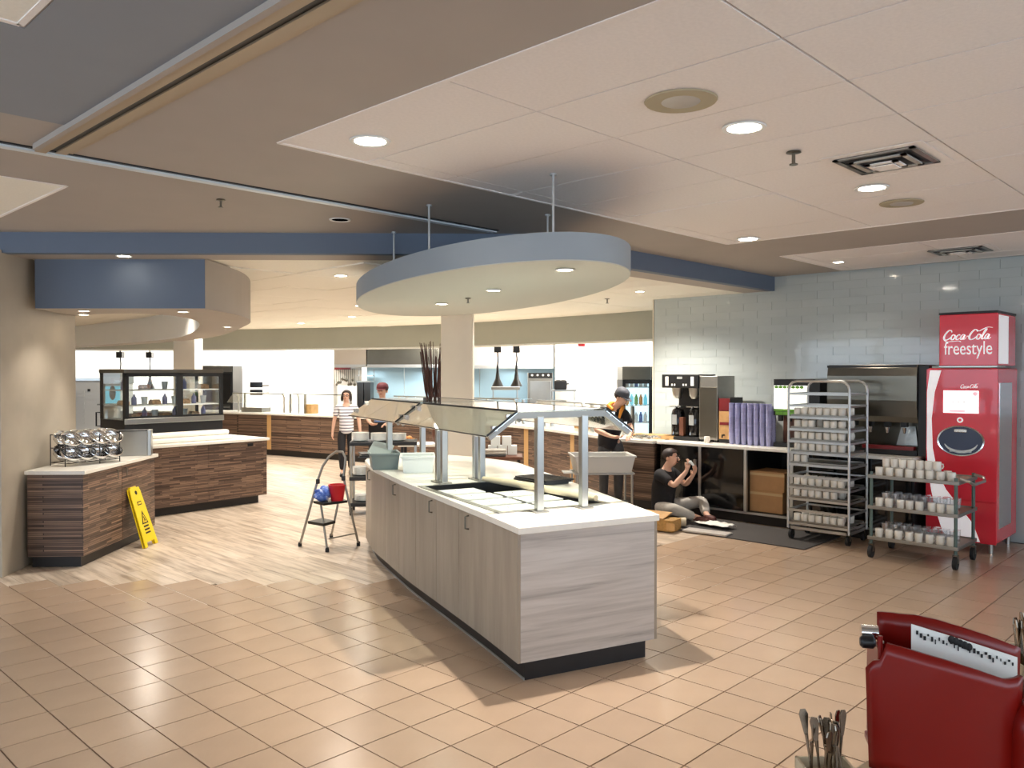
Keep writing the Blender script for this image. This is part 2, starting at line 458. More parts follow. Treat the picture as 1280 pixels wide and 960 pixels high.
# ---- main ceiling: painted board around fields of lay-in tiles
ce = MB()
ce.box(-4.2, 9.96, -4.2, 13, ZC+.03, ZC+.12)
G = [[(.9,-4.2),(2.32,-4.2),(2.32,5.9),(.9,5.9)], [(-4.2,3.29),(.9,3.29),(.9,5.9),(-4.2,5.9)],
     [(2.32,3.97),(9.96,3.97),(9.96,4.87),(5.45,4.87),(2.32,8.0)], [(1.88,5.9),(2.32,5.9),(2.32,8.0),(1.88,8.44)],
     [(7.13,-4.2),(8.25,-4.2),(8.25,3.97),(7.13,3.97)], [(9.88,-4.2),(9.96,-4.2),(9.96,3.97),(9.88,3.97)]]
for g in G: ce.prism(g, ZC, ZC+.035)
ceiling = struct(ce.build('ceiling', 'taupe'))
def field(parent, x0, x1, y0, y1, ax, ay, z, mat, wx=.61, wy=1.22, test=None, gridmat='ceiling_grid', trim=True):
    gm = MB(); cache = {}
    if trim: gm.box(x0, x1, y0, y1, z+.012, z+.03)
    i0 = math.floor((x0-ax)/wx); i1 = math.ceil((x1-ax)/wx); j0 = math.floor((y0-ay)/wy); j1 = math.ceil((y1-ay)/wy)
    for i in range(i0, i1):
        for j in range(j0, j1):
            a, b = max(x0, ax+i*wx), min(x1, ax+(i+1)*wx); c, d = max(y0, ay+j*wy), min(y1, ay+(j+1)*wy)
            if b-a < .06 or d-c < .06: continue
            cx, cy = (a+b)/2, (c+d)/2
            if test and not test(a, b, c, d): continue
            if not any(seen((px, py, z), 40) for px in (a, cx, b) for py in (c, cy, d)): continue
            key = (round(b-a, 3), round(d-c, 3))
            if key not in cache:
                k = .005; me = MB().box(-key[0]/2+k, key[0]/2-k, -key[1]/2+k, key[1]/2-k, 0, .014).mesh('ceiling_tile'); me.materials.append(M[mat]); cache[key] = me
            o = bpy.data.objects.new('ceiling_tile', cache[key]); COL.objects.link(o); o.parent = parent
            o.location = (cx, cy, z + random.uniform(-.002, .002))
    if trim:
        gm.build('ceiling_grid', gridmat, parent)
        e = MB()
        for a, b, c, d in ((x0-.012, x0+.012, y0, y1), (x1-.012, x1+.012, y0, y1), (x0, x1, y0-.012, y0+.012), (x0, x1, y1-.012, y1+.012)): e.box(a, b, c, d, z-.004, z+.02)
        e.build('edge_trim', 'ceiling_white', parent)
field(ceiling, 2.32, 7.13, -4.2, 3.97, 2.89-.61*4, 1.39, ZC, 'ceiling_white')
field(ceiling, 8.25, 9.88, -4.2, 3.97, 8.25, 1.39, ZC, 'ceiling_white')
field(ceiling, -4.2, .9, -4.2, 3.29, .9-.61*8, 3.29-1.22*6, ZC, 'ceiling_cream')
field(ceiling, -4.2, 1.88, 5.9, 8.4, 1.88-.61*8, 5.9, ZC, 'ceiling_cream')
MB().prism([(.92,-4.2),(1.41,-4.2),(1.41,4.45),(-4.2,4.45),(-4.2,3.31),(.92,3.31)], ZC-.003, ZC+.002).build('daylit_ceiling_patch', 'cool_grey_daylit', ceiling)  # cool daylight on the ceiling, laid on as a thin tinted sheet
# folding partition tracks let into the painted board
t1 = MB().box(1.44, 1.495, -4, 5.02, ZC-.022, ZC+.01).box(1.545, 1.60, -4, 5.02, ZC-.012, ZC+.01).box(1.60, 1.63, -4, 5.02, ZC-.004, ZC+.01).build('track_rail', 'track_tan', ceiling)
MB().box(1.495, 1.545, -4, 5.02, ZC-.003, ZC+.01).build('track_slot', 'black', ceiling)
MB().box(1.41, 1.44, -4, 4.95, ZC-.03, ZC+.01).build('track_lip', 'taupe', ceiling)
MB().box(-4, 5.05, 5.03, 5.09, ZC-.02, ZC+.01).build('track_rail', 'track_daylit', ceiling)
MB().box(-4, 5.05, 5.005, 5.03, ZC-.008, ZC+.01).box(-4, 5.05, 5.09, 5.105, ZC-.006, ZC+.01).build('track_slot', 'black', ceiling)
# ---- fascia and lower ceiling
fas = MB().wallstrip(FAS, .10, ZL-.002, ZC+.05).build('trim_1', 'blue_grey_daylit'); struct(fas)
strip_in = [(5.62, 5.32), (9.96, 5.32)]
lo = MB()
lo.prism([(-2.13,12.59),(5.49,4.965),(9.96,4.965),(9.96,5.30),(5.63,5.30),(-1.9,12.85)], ZL, ZL+.05)
lo.prism([(-2.13,12.67),(5.54,4.98),(10.2,4.98),(17,4.9),(17,27),(-2.2,27)], ZL+.03, ZL+.12)
lower = struct(lo.build('ceiling', 'taupe'))
BH = smoothline([(11.75,5.6),(11.8,8.0),(11.95,10.2),(12.0,12.4),(11.75,14.2),(11.0,16.4),(10.0,18.5),(8.4,20.4),(5.5,22.5)], 6)
def front_of_bulkhead(x, y):
    for i in range(len(BH)-1):
        (a, b), (c, d) = BH[i], BH[i+1]
        if min(b, d) <= y <= max(b, d): return x < min(a, c) - .02
    return True
def okl(a, b, c, d):
    return all((x+y > 10.96) and y > 5.28 for x in (a, b) for y in (c, d)) and front_of_bulkhead(b, (c+d)/2)
field(lower, 1.2, 12.1, 5.30, 22.0, 2.89-.61*4, 5.30, ZL, 'ceiling_cream', test=okl, trim=False)
MB().prism([(5.63,5.30),(9.96,5.30),(17,5.3),(17,27),(-1.9,27),(-1.9,12.85)], ZL+.014, ZL+.035).build('ceiling_backing', 'ceiling_cream', lower)
bulk = struct(MB().wallstrip(BH[::-1], .22, 2.39, ZL+.05).build('trim_2', 'bulkhead_paint'))
MB().wallstrip(offset(BH[::-1], .03), .22, 2.355, 2.39).build('bulkhead_reveal', 'white_paint', bulk)
# ---- walls
wr = struct(MB().box(9.975, 10.16, -4.2, 6.72, 0, ZC+.1).build('wall_right', 'wall_grout'))
tw, thh = .40, .10
wt = MB().box(-.007, .006, -tw/2+.0012, tw/2-.0012, -thh/2+.0012, thh/2-.0012).mesh('wall_tile'); wt.materials.append(M['wall_tile'])
half = {}
cells = []
for r in range(22):
    z = .92 + thh*(r+.5); y = 6.71
    off = (.2 if r % 2 else 0)
    ys = [6.71 - off] if False else []
    yy = 6.71
    if r % 2: cells.append((6.71-.1, z, .2)); yy = 6.51
    while yy - tw > .9:
        cells.append((yy - tw/2, z, tw)); yy -= tw
cells = [c for c in cells if c[1] + thh/2 < ZC and seen((9.96, c[0], c[1]), 60)]
rest = MB()
cells.sort(key=lambda c: pdepth((9.96, c[0], c[1])))
hm = MB().box(-.007, .006, -.1+.0012, .1-.0012, -thh/2+.0012, thh/2-.0012).mesh('wall_tile'); hm.materials.append(M['wall_tile'])
for k, (y, z, w) in enumerate(cells):
    if k < 300:
        o = bpy.data.objects.new('wall_tile', wt if w == tw else hm); COL.objects.link(o); o.parent = wr; o.location = (9.967, y, z)
        o.rotation_euler = (0, random.uniform(-.003, .003), random.uniform(-.003, .003))
    else: rest.box(9.96, 9.973, y-w/2+.0012, y+w/2-.0012, z-thh/2+.0012, z+thh/2-.0012)
if rest.v:
    o = rest.build('wall_tiles_beyond', 'wall_tile', wr); o['kind'] = 'stuff'
MB().box(9.955, 10.17, 6.72, 6.74, 0, ZL).build('edge_trim', 'cream_paint', wr)
# window walls on the dining side, behind the camera
def windowwall(name, horizontal):
    w = MB()
    for z0, z1 in ((0, .8), (2.75, ZC+.1)):
        if horizontal: w.box(-4.3, 10.1, -4.3, -4.15, z0, z1)
        else: w.box(-4.3, -4.15, -4.15, 13, z0, z1)
    n = 8
    for i in range(n+1):
        if horizontal: x = -4.2 + 14.2*i/n; w.box(x-.06, x+.06, -4.3, -4.15, .8, 2.75)
        else: y = -4.15 + 17.1*i/n; w.box(-4.3, -4.15, y-.06, y+.06, .8, 2.75)
    return struct(w.build(name, 'cream_paint'))
windowwall('wall_side', True); windowwall('wall_rear', False)
# kitchen walls
def kwall(name, a, b, th, z0=0.0, z1=ZL, mat='kitchen_tile'):
    return struct(MB().wallstrip([a, b], th, z0, z1).build(name, mat))
kwall('wall_back', ad(417, 21.6), ad(150, 25.2), -.15)
kwall('wall_back', ad(40, 26.6), ad(150, 25.2), .15)
kwall('wall_kitchen', ad(870, 16.6), ad(694, 18.3), -.15)
kwall('wall_cookline', ad(760, 21.6), ad(380, 24.8), -.15, mat='white_paint')
kwall('wall_left', (-2.2, 12.7), ad(40, 26.6), .15, mat='cream_paint')
struct(MB().box(17, 17.15, 5, 27, 0, ZL).build('wall_far', 'white_paint'))
# left pillar
pl = [(2.07, 8.20), (3.05, 9.33), (2.15, 10.2), (1.17, 9.07)]
pil = struct(MB().prism(pl, 0, ZL+.02).build('wall_pillar', 'pillar_tile'))
# round-ended bulkhead over the coffee counter, left
a, b = ad(45, 7.62), ad(257, 7.62)
ring_out = smoothline([(b.x, b.y), (4.25,8.02), (4.8,8.85), (5.22,9.8), (5.85,11.4), (6.35,12.9), (6.68,14.6), (6.9,17.2), (6.9,20.4)], 6)
ring_in = smoothline([(3.02,9.28), (3.12,8.72), (3.42,8.40), (3.80,8.56), (4.35,9.25), (5.05,10.75), (5.75,12.6), (6.25,14.4), (6.5,17.2), (6.52,20.4)], 6)
bx = [(a.x, a.y)] + ring_out + ring_in[::-1]
bh = MB().prism(bx, 2.40, ZL+.005).build('trim_3', 'taupe'); struct(bh)
MB().wallstrip([a - Vector((.004,.004,0)), b - Vector((.004,.004,0))], .003, 2.402, ZL-.004).build('front_panel', 'blue_grey_daylit', bh)  # thin facing that carries the painted daylight tint of the front
MB().wallstrip(ring_in, .004, 2.402, ZL).build('inner_face', 'white_paint', bh)
# columns
def column(name, u, d, w, z1=ZL, mat='cream_paint', rot=R0):
    p = ad(u, d); o = MB().box(-w/2, w/2, 0, w, 0, z1).build(name, mat, bevel=.01)
    o.location = p; o.rotation_euler = (0, 0, rot); return struct(o)
column('wall_column', 571, 10.7, .415)
column('wall_column', 230, 15.2, .40)
# ---- ceiling fittings
def downlight(x, y, z, r, power, label, mat='lamp_white', spot=125, group=None, color=WARM):
    t = thing('downlight', label, 'light', (x, y, z), 0, group)
    MB().lathe([(r*.86,.0),(r*.9,-.006),(r*1.12,-.008),(r*1.16,-.001)], 24).build('trim_ring', 'white_paint', t, smooth=True)
    MB().lathe([(0,-.004),(r*.86,-.004)], 24).build('lens', mat, t)
    if power:
        l = lamp('SPOT', 'downlight_lamp', (0, 0, -.03), power, color, r*.45, spot, .8); l.parent = t
    return t
downlight(2.63, 3.57, ZC-.004, .095, 34, 'bright recessed downlight at the corner of the white tiled ceiling')
downlight(3.79, 2.02, ZC-.004, .095, 34, 'bright recessed downlight beside the large round ceiling speaker')
downlight(5.61, 2.06, ZC-.004, .095, 14, 'bright recessed downlight just behind the square ceiling vent')
downlight(6.95, 3.66, ZC-.004, .095, 14, 'small bright downlight at the far corner of the white ceiling')
downlight(3.95, 3.33, 2.452, .055, 280, 'recessed downlight at the near end under the oval canopy', 'lamp_small', 140)
downlight(4.54, 4.56, 2.452, .055, 100, 'recessed downlight midway along the underside of the oval canopy', 'lamp_small', 140)
downlight(5.09, 5.80, 2.452, .055, 100, 'recessed downlight at the far end under the oval canopy', 'lamp_small', 140)
p = at(425, 274, ZC); downlight(p.x, p.y, ZC-.002, .075, 0, 'unlit chrome downlight in the taupe soffit near the oval canopy', 'chrome')
p = at(155, 319.5, ZL); downlight(p.x, p.y, ZL-.002, .06, 0, 'recessed downlight in the soffit strip above the blue bulkhead', 'lamp_small', 110)
p = at(1048, 327, ZC); downlight(p.x, p.y, ZC-.004, .06, 26, 'small downlight close to the glossy tiled beverage wall', 'lamp_small', 130)
p = at(426, 344, ZL); downlight(p.x, p.y, ZL-.003, .07, 200, 'recessed downlight in the cream ceiling left of the oval canopy', 'lamp_small', 140)
p = at(800, 364, ZL); downlight(p.x, p.y, ZL-.003, .06, 400, 'recessed downlight in the cream ceiling beside the tiled wall end', 'lamp_small', 140)
p = at(105, 388, 2.40); downlight(p.x, p.y, 2.397, .05, 35, 'left downlight under the blue fronted bulkhead', 'lamp_small', 120)
p = at(229, 389, 2.40); downlight(p.x, p.y, 2.397, .05, 90, 'middle downlight under the blue fronted bulkhead', 'lamp_small', 120)
p = at(284, 408, 2.40); downlight(p.x, p.y, 2.397, .05, 140, 'right downlight under the curved end of the blue fronted bulkhead', 'lamp_small', 130)
q_ = ad(76, 8.30); downlight(q_.x+.17, q_.y-.15, 2.397, .05, 70, 'downlight under the bulkhead washing the stone-coloured pillar', 'lamp_small', 46)
p = ad(183, 12.0); downlight(p.x, p.y, ZL-.003, .06, 150, 'recessed downlight inside the curved left bulkhead ring', 'lamp_small', 165)
for p_, pw in KITCHEN_PANELS:
    x, y = p_.x, p_.y
    t = thing('ceiling_panel', 'white fluorescent ceiling panel over the back kitchen', 'light', (x, y, 2.83), 0, 'fluorescent panels over the kitchen')
    MB().box(-.6, .6, -.31, -.28, 0, .03).box(-.6, .6, .28, .31, 0, .03).box(-.6, -.57, -.28, .28, 0, .03).box(.57, .6, -.28, .28, 0, .03).build('frame', 'white_paint', t)
    MB().box(-.57, .57, -.28, .28, .015, .03).build('diffuser', 'panel_white', t)
# lower-ceiling fluorescent panels between servery counter and canopy
for x, y, pw in ((8.4, 8.0, 180), (7.6, 10.6, 220), (7.4, 14.6, 230), (9.4, 15.2, 190), (9.7, 10.4, 180), (9.0, 12.8, 180)):
    downlight(x, y, ZL-.003, .075, pw, 'recessed downlight in the cream servery ceiling hidden by canopies', 'lamp_small', 150, 'servery ceiling downlights', (1, .95, .88))
def speaker(u, v, r, label):
    p = at(u, v, ZC); t = thing('ceiling_speaker', label, 'speaker', (p.x, p.y, ZC-.004))
    MB().lathe([(r*.55,-.006),(r*.97,-.006),(r,0)], 28).build('grille_rim', 'speaker_tan', t, smooth=True)
    MB().lathe([(0,-.009),(r*.5,-.009),(r*.55,-.004)], 28).build('grille', 'vent_grey', t, smooth=True)
speaker(851, 125, .165, 'large round tan ceiling speaker')
speaker(1127, 253, .15, 'smaller looking round ceiling speaker beyond the square vent')
def sprinkler(u, v, z, label, s=1.0):
    p = at(u, v, z); t = thing('sprinkler', label, 'sprinkler', (p.x, p.y, z-.004))
    MB().lathe([(.03*s,0),(.032*s,-.006),(.015*s,-.01)], 14).build('escutcheon', 'steel_dark', t)
    MB().tube([(0,0,-.008),(0,0,-.05*s)], .008*s).build('pipe', 'steel_dark', t)
    MB().lathe([(0,-.05*s),(.018*s,-.052*s),(.018*s,-.056*s)], 10).build('deflector', 'steel_dark', t)
sprinkler(992, 189, ZC, 'dark pendent sprinkler beside the square ceiling vent', 1.3)
sprinkler(276, 249, ZC, 'small sprinkler in the taupe soffit', 1.0)
sprinkler(585, 372, 2.456, 'small sprinkler under the oval canopy', .8)
sprinkler(759, 373, ZL, 'sprinkler in the cream ceiling behind the oval canopy', 1.2)
def vent(u, v, label, sx, sy):
    p = at(u, v, ZC); t = thing('ceiling_vent', label, 'vent', (p.x, p.y, ZC-.006))
    MB().box(-sx/2, sx/2, -sy/2, sy/2, 0, .004).build('plate', 'ceiling_white', t)
    k = .8
    for i in range(3):
        a = sx/2*(.80-.24*i); b = sy/2*(.80-.24*i); z = -.012-.012*i
        f = MB()
        for x0, x1, y0, y1 in ((-a,a,-b,-b+.03),(-a,a,b-.03,b),(-a,-a+.03,-b,b),(a-.03,a,-b,b)): f.box(x0,x1,y0,y1,z,z+.008)
        f.build('blade', ('steel_dull','vent_grey','ceiling_white')[i], t)
    MB().box(-sx*.39, sx*.39, -sy*.39, sy*.39, -.004, 0).build('throat', 'black', t)
    MB().box(-sx*.11, sx*.11, -sy*.11, sy*.11, -.045, -.04).build('core', 'ceiling_white', t)
vent(1108, 199, 'square stepped supply vent in the white ceiling', .56, .56)
vent(1200, 312, 'dark slotted vent in the ceiling near the tiled wall', .5, .62)
# ================================================================ oval canopy over the island
can = thing('canopy', 'hanging oval grey-blue canopy over the salad bar island', 'canopy', (4.877, 5.19, 0), R(62.7))
EL = arc(0, 0, 2.457, .913, 0, 360, 64)[:-1]
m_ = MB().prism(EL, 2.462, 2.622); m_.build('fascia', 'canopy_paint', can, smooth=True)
MB().prism([(x*.9985, y*.9985) for x, y in EL], 2.456, 2.4615).build('soffit', 'canopy_under', can)
for x, y in ((3.86, 3.35), (4.82, 4.24), (3.94, 4.63), (4.48, 5.74)):
    d = Vector((x-4.877, y-5.19)); c, s = math.cos(R(62.7)), math.sin(R(62.7)); lx, ly = d.x*c+d.y*s, -d.x*s+d.y*c
    r_ = MB().tube([(lx, ly, 2.61), (lx, ly, ZC)], .008, 8); r_.lathe([(.022,ZC-.012),(.022,ZC)], 10, (lx, ly, 0)); r_.build('rod', 'aluminium', can, smooth=True)

# ================================================================ salad bar island
def boolcut(o, boxes):
    """cut openings through a mesh and keep the result as plain geometry"""
    c = MB()
    for b in boxes: c.add(b.v, b.f)
    co = obj('cutter', c.mesh('cutter'), None)
    md = o.modifiers.new('cut', 'BOOLEAN'); md.operation = 'DIFFERENCE'; md.object = co; md.solver = 'EXACT'
    dg = bpy.context.evaluated_depsgraph_get(); me = bpy.data.meshes.new_from_object(o.evaluated_get(dg))
    o.modifiers.remove(md); o.data = me; bpy.data.objects.remove(co)
    return o
isl = thing('salad_bar_island', 'long grey wood salad bar island with white quartz top and black base', 'counter')
left = smoothline([(3.40,3.21),(3.63,3.77),(3.90,4.47),(4.18,5.20),(4.43,5.78),(4.69,6.36),(4.98,6.86)], 5)
far_ = smoothline([(4.98,6.86),(5.25,7.12),(5.62,7.12),(5.90,6.75),(5.98,6.2),(5.92,5.62)], 4)[1:]
right = [(5.36,4.62),(4.96,3.93),(4.345,2.885)]
OUT = left + far_ + right
def inset(poly, d):
    n = len(poly); out = []
    for i in range(n):
        a, b, c = Vector(poly[i-1]), Vector(poly[i]), Vector(poly[(i+1) % n])
        e1 = (b-a).normalized(); e2 = (c-b).normalized(); n1 = Vector((e1.y,-e1.x)); n2 = Vector((e2.y,-e2.x)); k = (n1+n2).normalized()
        out.append(tuple(b + k*d/max(.35, k.dot(n1))))
    return out
GA = R(-18.2); GO = Vector((4.04, 3.42, 0))
GM = Matrix.Translation(GO) @ Matrix.Rotation(GA, 4, 'Z')
def gbox(x0, x1, y0, y1, z0, z1): return MB().box(x0, x1, y0, y1, z0, z1, GM)
def baked(mb):   # move a guard-local builder into world
    mb.v = [tuple(GM @ Vector(p)) for p in mb.v]; return mb
top = MB().prism(OUT, .872, .912).build('quartz_top', 'quartz', isl)
boolcut(top, [gbox(-.40, .40, .10, 1.46, .8, 1.0)])
bv = top.modifiers.new('bevel', 'BEVEL'); bv.width = .004; bv.segments = 2; bv.limit_method = 'ANGLE'
B = inset(OUT, .025); K = inset(OUT, .07)
MB().prism(inset(OUT, .05), .125, .655).build('carcass', 'grey_wood_v', isl)
kk = MB().prism(K, 0, .125).build('kick_plate', 'black_kick', isl)
MB().wallstrip(K[:len(left)], .005, 0, .014).build('kick_trim', 'aluminium', isl)
# end panel and doors, each its own slab
e0, e1 = B[0], B[-1]
MB().wallstrip([e0, e1], .018, .12, .869).build('end_panel', 'grey_wood', isl, bevel=.002)
LB = B[:len(left)]
def cut_line(line, fr):
    L = [Vector(p) for p in line]; acc = [0]
    for i in range(1, len(L)): acc.append(acc[-1] + (L[i]-L[i-1]).length)
    T = acc[-1]
    def pt(s):
        for i in range(1, len(L)):
            if s <= acc[i]: return L[i-1].lerp(L[i], (s-acc[i-1])/(acc[i]-acc[i-1]))
        return L[-1]
    out = []
    for a, b in zip(fr[:-1], fr[1:]):
        seg = [pt(a*T+.003)] + [L[i] for i in range(len(L)) if a*T+.02 < acc[i] < b*T-.02] + [pt(b*T-.003)]
        out.append([tuple(p) for p in seg])
    return out
doors = cut_line(LB, [0, .245, .36, .48, .60, .72, .86, 1.0])
for k, seg in enumerate(doors):
    d = MB().wallstrip(seg, .018, .12, .869).build('door', 'grey_wood_v', isl)
    if k in (0, 2, 4, 6):
        p = Vector(seg[-1] if k == 0 else seg[0]).lerp(Vector(seg[len(seg)//2]), .35); tdir = (Vector(seg[-1])-Vector(seg[0])).normalized(); n_ = Vector((-tdir.y, tdir.x))
        a = p + n_*.02; b = p + n_*.045
        hb = MB(); hb.tube([(*a,.855),(*b,.85),(*b,.77),(*a,.765)], .006, 6); hb.build('handle', 'steel_dark', d, smooth=True)
RB = B[len(left)-1:]
for k, seg in enumerate(cut_line(RB, [0, .18, .34, .5, .67, .84, 1.0])):
    MB().wallstrip(seg, .018, .12, .869).build('door', 'grey_wood_v', isl)
# wells
for y0, y1 in ((.10, 1.46),):
    w = gbox(-.40, -.385, y0, y1, .66, .916).box(.385, .40, y0, y1, .66, .916, GM).box(-.40, .40, y0, y0+.015, .66, .916, GM).box(-.40, .40, y1-.015, y1, .66, .916, GM).box(-.40, .40, y0, y1, .79, .80, GM)
    well = w.build('food_well', 'black', isl)  # steel well; the shade between the pans is put into its black
    r = gbox(-.425, -.385, y0-.025, y1+.025, .912, .918).box(.385, .425, y0-.025, y1+.025, .912, .918, GM).box(-.385, .385, y0-.025, y0+.015, .912, .918, GM).box(-.385, .385, y1-.015, y1+.025, .912, .918, GM)
    r.build('well_rim', 'steel_dull', well)
# sneeze guard
sg = thing('sneeze_guard', 'glass sneeze guard with sloped panes on square steel posts over the island', 'sneeze guard', GO, GA)
ZT, ZS = 1.555, 1.41; ys = (0.0, 1.60, 3.20)
def post(x, y, z1=ZT-.03):
    p = MB().box(x-.024, x+.024, y-.024, y+.024, .918 if False else .912, z1)
    o = p.build('post', 'steel', sg, bevel=.004)
    MB().box(x-.05, x+.05, y-.05, y+.05, .912, .924).build('post_flange', 'steel_dull', o, bevel=.003)
for x in (-.168, .168): post(x, 0.02)
for x in (-.168, .168):
    post(x, 1.555); post(x, 1.665)
for x in (-.168, .168): post(x, 2.86)
for k, y in enumerate((.02, 1.555, 1.665, 2.86)):
    fr = MB().bar((-.33,y,ZT-.022), (.33,y,ZT-.022), .03, .04)
    fr.build('cross_rail', 'steel_dull', sg)
    for sx in (-1, 1):
        MB().bar((sx*.33,y,ZT-.018), (sx*.53,y,ZS-.012), .03, .035).build('sloped_arm', 'steel_dull', sg)
        for t in (.3, .8):
            x = sx*(.33+.2*t); z = ZT-.018 + (ZS-ZT+.006)*t
            MB().cbox((x, y, z+.03), .035, .03, .03).build('clamp', 'chrome', sg)
for (a, b) in ((.0, 1.575), (1.645, 2.88)):
    MB().box(-.335, .335, a, b, ZT, ZT+.010).build('top_pane', 'glass', sg)
    MB().box(-.338, -.335, a, b, ZT-.003, ZT+.012).box(.335, .338, a, b, ZT-.003, ZT+.012).build('pane_edge', 'black', sg)
    for sx in (-1, 1):
        MB().plate([(sx*.34,a,ZT), (sx*.34,b,ZT), (sx*.55,b,ZS), (sx*.55,a,ZS)], .009*sx).build('sloped_pane', 'glass_sloped', sg)
        e = MB().plate([(sx*.55,a,ZS), (sx*.55,b,ZS), (sx*.553,b,ZS-.004), (sx*.553,a,ZS-.004)], .009)
        e.bar((sx*.34,a-.001,ZT+.004), (sx*.55,a-.001,ZS+.004), .004, .012)
        e.build('pane_edge', 'black', sg)
# white lidded pans
pan = MB(); pan.box(-.142,.142,-.10,.10,.86,.905); pan.box(-.150,.150,-.108,.108,.905,.915); pan.box(-.05,.05,-.012,.012,.915,.925)
pm = pan.mesh('white_food_pan'); pm.materials.append(M['pan_white'])
k = 0
for j in range(4):
    for i in range(2):
        if (i, j) == (1, 3): continue
        o = obj('white_food_pan', pm, None); o.location = GM @ Vector((-.215+.335*i, .26+.285*j, -.004)); o.rotation_euler = (0, 0, GA)
        tag(o, 'white lidded pan, %s row from the near posts, %s column of the food well' % (('first','second','third','fourth')[j], ('left','right')[i]), 'pan', 'white pans in the food well')
# rolled clear-cream plastic film across the well
pts = [GM @ Vector(p) for p in ((.12,1.42,.947),(.19,1.15,.947),(.25,.85,.947),(.30,.5,.947),(.34,.25,.947),(.355,.15,.946))]
tag(baked(MB()).tube(pts, [.02,.028,.028,.028,.028,.02], 12).build('rolled_liner', 'beige_bin', smooth=True), 'cream rolled counter liner lying diagonally across the near food well', 'liner')
# dark wire trivet racks
for k in range(3):
    t = thing('wire_trivet', ('lowest','middle','topmost')[k] + ' of the dark wire trivets piled beside the near well', 'trivet', GM @ Vector((.57, 1.28-.03*k, .913+.016*k)), GA + R(4*k), 'dark trivets on the island')
    f = MB()
    for x in (-.14, .14): f.bar((x,-.2,.006),(x,.2,.006), .012)
    for y in (-.2, .2): f.bar((-.14,y,.006),(.14,y,.006), .012)
    f.build('rim', 'black', t)
    f = MB()
    for i in range(7): f.bar((-.14,-.15+.05*i,.010),(.14,-.15+.05*i,.010), .006)
    f.build('grid_bars', 'steel_dark', t)
# bins on the island
def bin_(name, mat, label, p, rot, sx, sy, h, lipmat=None, group=None):
    t = thing(name, label, 'bin', p, rot, group)
    w = .008; b = MB(); k = .88
    lo = [(-sx/2*k,-sy/2*k),(sx/2*k,-sy/2*k),(sx/2*k,sy/2*k),(-sx/2*k,sy/2*k)]; hi = [(-sx/2,-sy/2),(sx/2,-sy/2),(sx/2,sy/2),(-sx/2,sy/2)]
    li = [(x*.94, y*.94) for x, y in lo]; hn = [(x*.95, y*.95) for x, y in hi]
    vs = [(*q,0) for q in lo] + [(*q,h) for q in hi] + [(*q,h) for q in hn] + [(*q,.01) for q in li]
    fs = [(3,2,1,0),(12,13,14,15)]
    for i in range(4):
        j = (i+1) % 4; fs += [(i,j,4+j,4+i),(4+i,4+j,8+j,8+i),(8+i,8+j,12+j,12+i)]
    b.add(vs, fs); b.build('tub', mat, t, bevel=.004)
    r = MB()
    for x0, x1, y0, y1 in ((-sx/2-.012,sx/2+.012,-sy/2-.012,-sy/2+.004),(-sx/2-.012,sx/2+.012,sy/2-.004,sy/2+.012),(-sx/2-.012,-sx/2+.004,-sy/2,sy/2),(sx/2-.004,sx/2+.012,-sy/2,sy/2)): r.box(x0,x1,y0,y1,h-.016,h+.004)
    r.build('rim', lipmat or mat, t, bevel=.003)
    return t
p = at(522, 589, .912); bin_('white_tub', 'bin_white', 'white plastic tub on the island counter beside the grey tub', p, R0+R(8), .29, .30, .15)
p = at(480, 585, .912); gt = bin_('grey_tub', 'bin_grey', 'grey plastic tub on the island counter holding a slanted lid', p, R0+R(14), .26, .34, .15)
o = MB().box(-.10,.10,-.14,.14,0,.008).build('slanted_sheet', 'bin_grey', bevel=.003); o.location = p + Vector((0,.05,.165)); o.rotation_euler = (R(22), R(14), R0)
tag(o, 'grey plastic sheet tilted on top of the grey tub', 'sheet')
p = at(462, 572, .912)
for k in range(3):
    o = MB().box(-.09,.09,-.13,.13,0,.012).build('dark_tray', 'black', bevel=.003); o.location = p + Vector((.02*k+.02,.03*k+.05,.0135*k)); o.rotation_euler = (0,0,R0+R(10*k))
    tag(o, ('bottom','middle','top')[k] + ' dark tray of the pile at the far left end of the island', 'tray', 'dark trays on the island')
o = MB()
for k in range(6): o.lathe([(.0,.004*k),(.10,.004*k+.001),(.12,.004*k+.012),(.118,.004*k+.013),(.098,.004*k+.003)], 20)
# ================================================================ beverage wall
def yat(u, X):
    t = (u-640)/F
    return X*(math.sin(TH)-t*math.cos(TH))/(math.cos(TH)+t*math.sin(TH))
def zx(u, v, X):
    """height of pixel (u,v) on the plane X"""
    p = Vector((X, yat(u, X), 0)); d = p.x*math.cos(TH)+p.y*math.sin(TH)
    return zv(v, d)
CX, CY = 8.98, 5.97
def lx(u, X=CX, y0=CY): return y0 - yat(u, X)
bc = thing('beverage_counter', 'black beverage counter with white top and aluminium frame along the tiled wall', 'counter', (CX, CY, 0), RW)
LEN = CY - 2.86
MB().box(-.02, LEN, -.03, .97, .885, .92).build('counter_top', 'quartz', bc, bevel=.004)
xb = [.0, lx(875), lx(932), lx(990), 2.3, LEN]
c = MB().box(0, LEN, .93, .965, .12, .885).box(0, LEN, .03, .96, .12, .145)
for x in (0.0, xb[2]-.01, xb[3]-.01, xb[4], LEN-.02): c.box(x, x+.02, .03, .96, .12, .885)
c.build('carcass', 'black', bc)
MB().box(.02, LEN-.02, .08, .95, 0, .12).build('kick_plate', 'black_kick', bc)
for x in xb[1:4]: MB().box(x-.018, x+.018, -.005, .03, .13, .885).build('post', 'aluminium', bc)
MB().box(0, LEN, -.005, .03, .118, .142).build('bottom_rail', 'aluminium', bc)
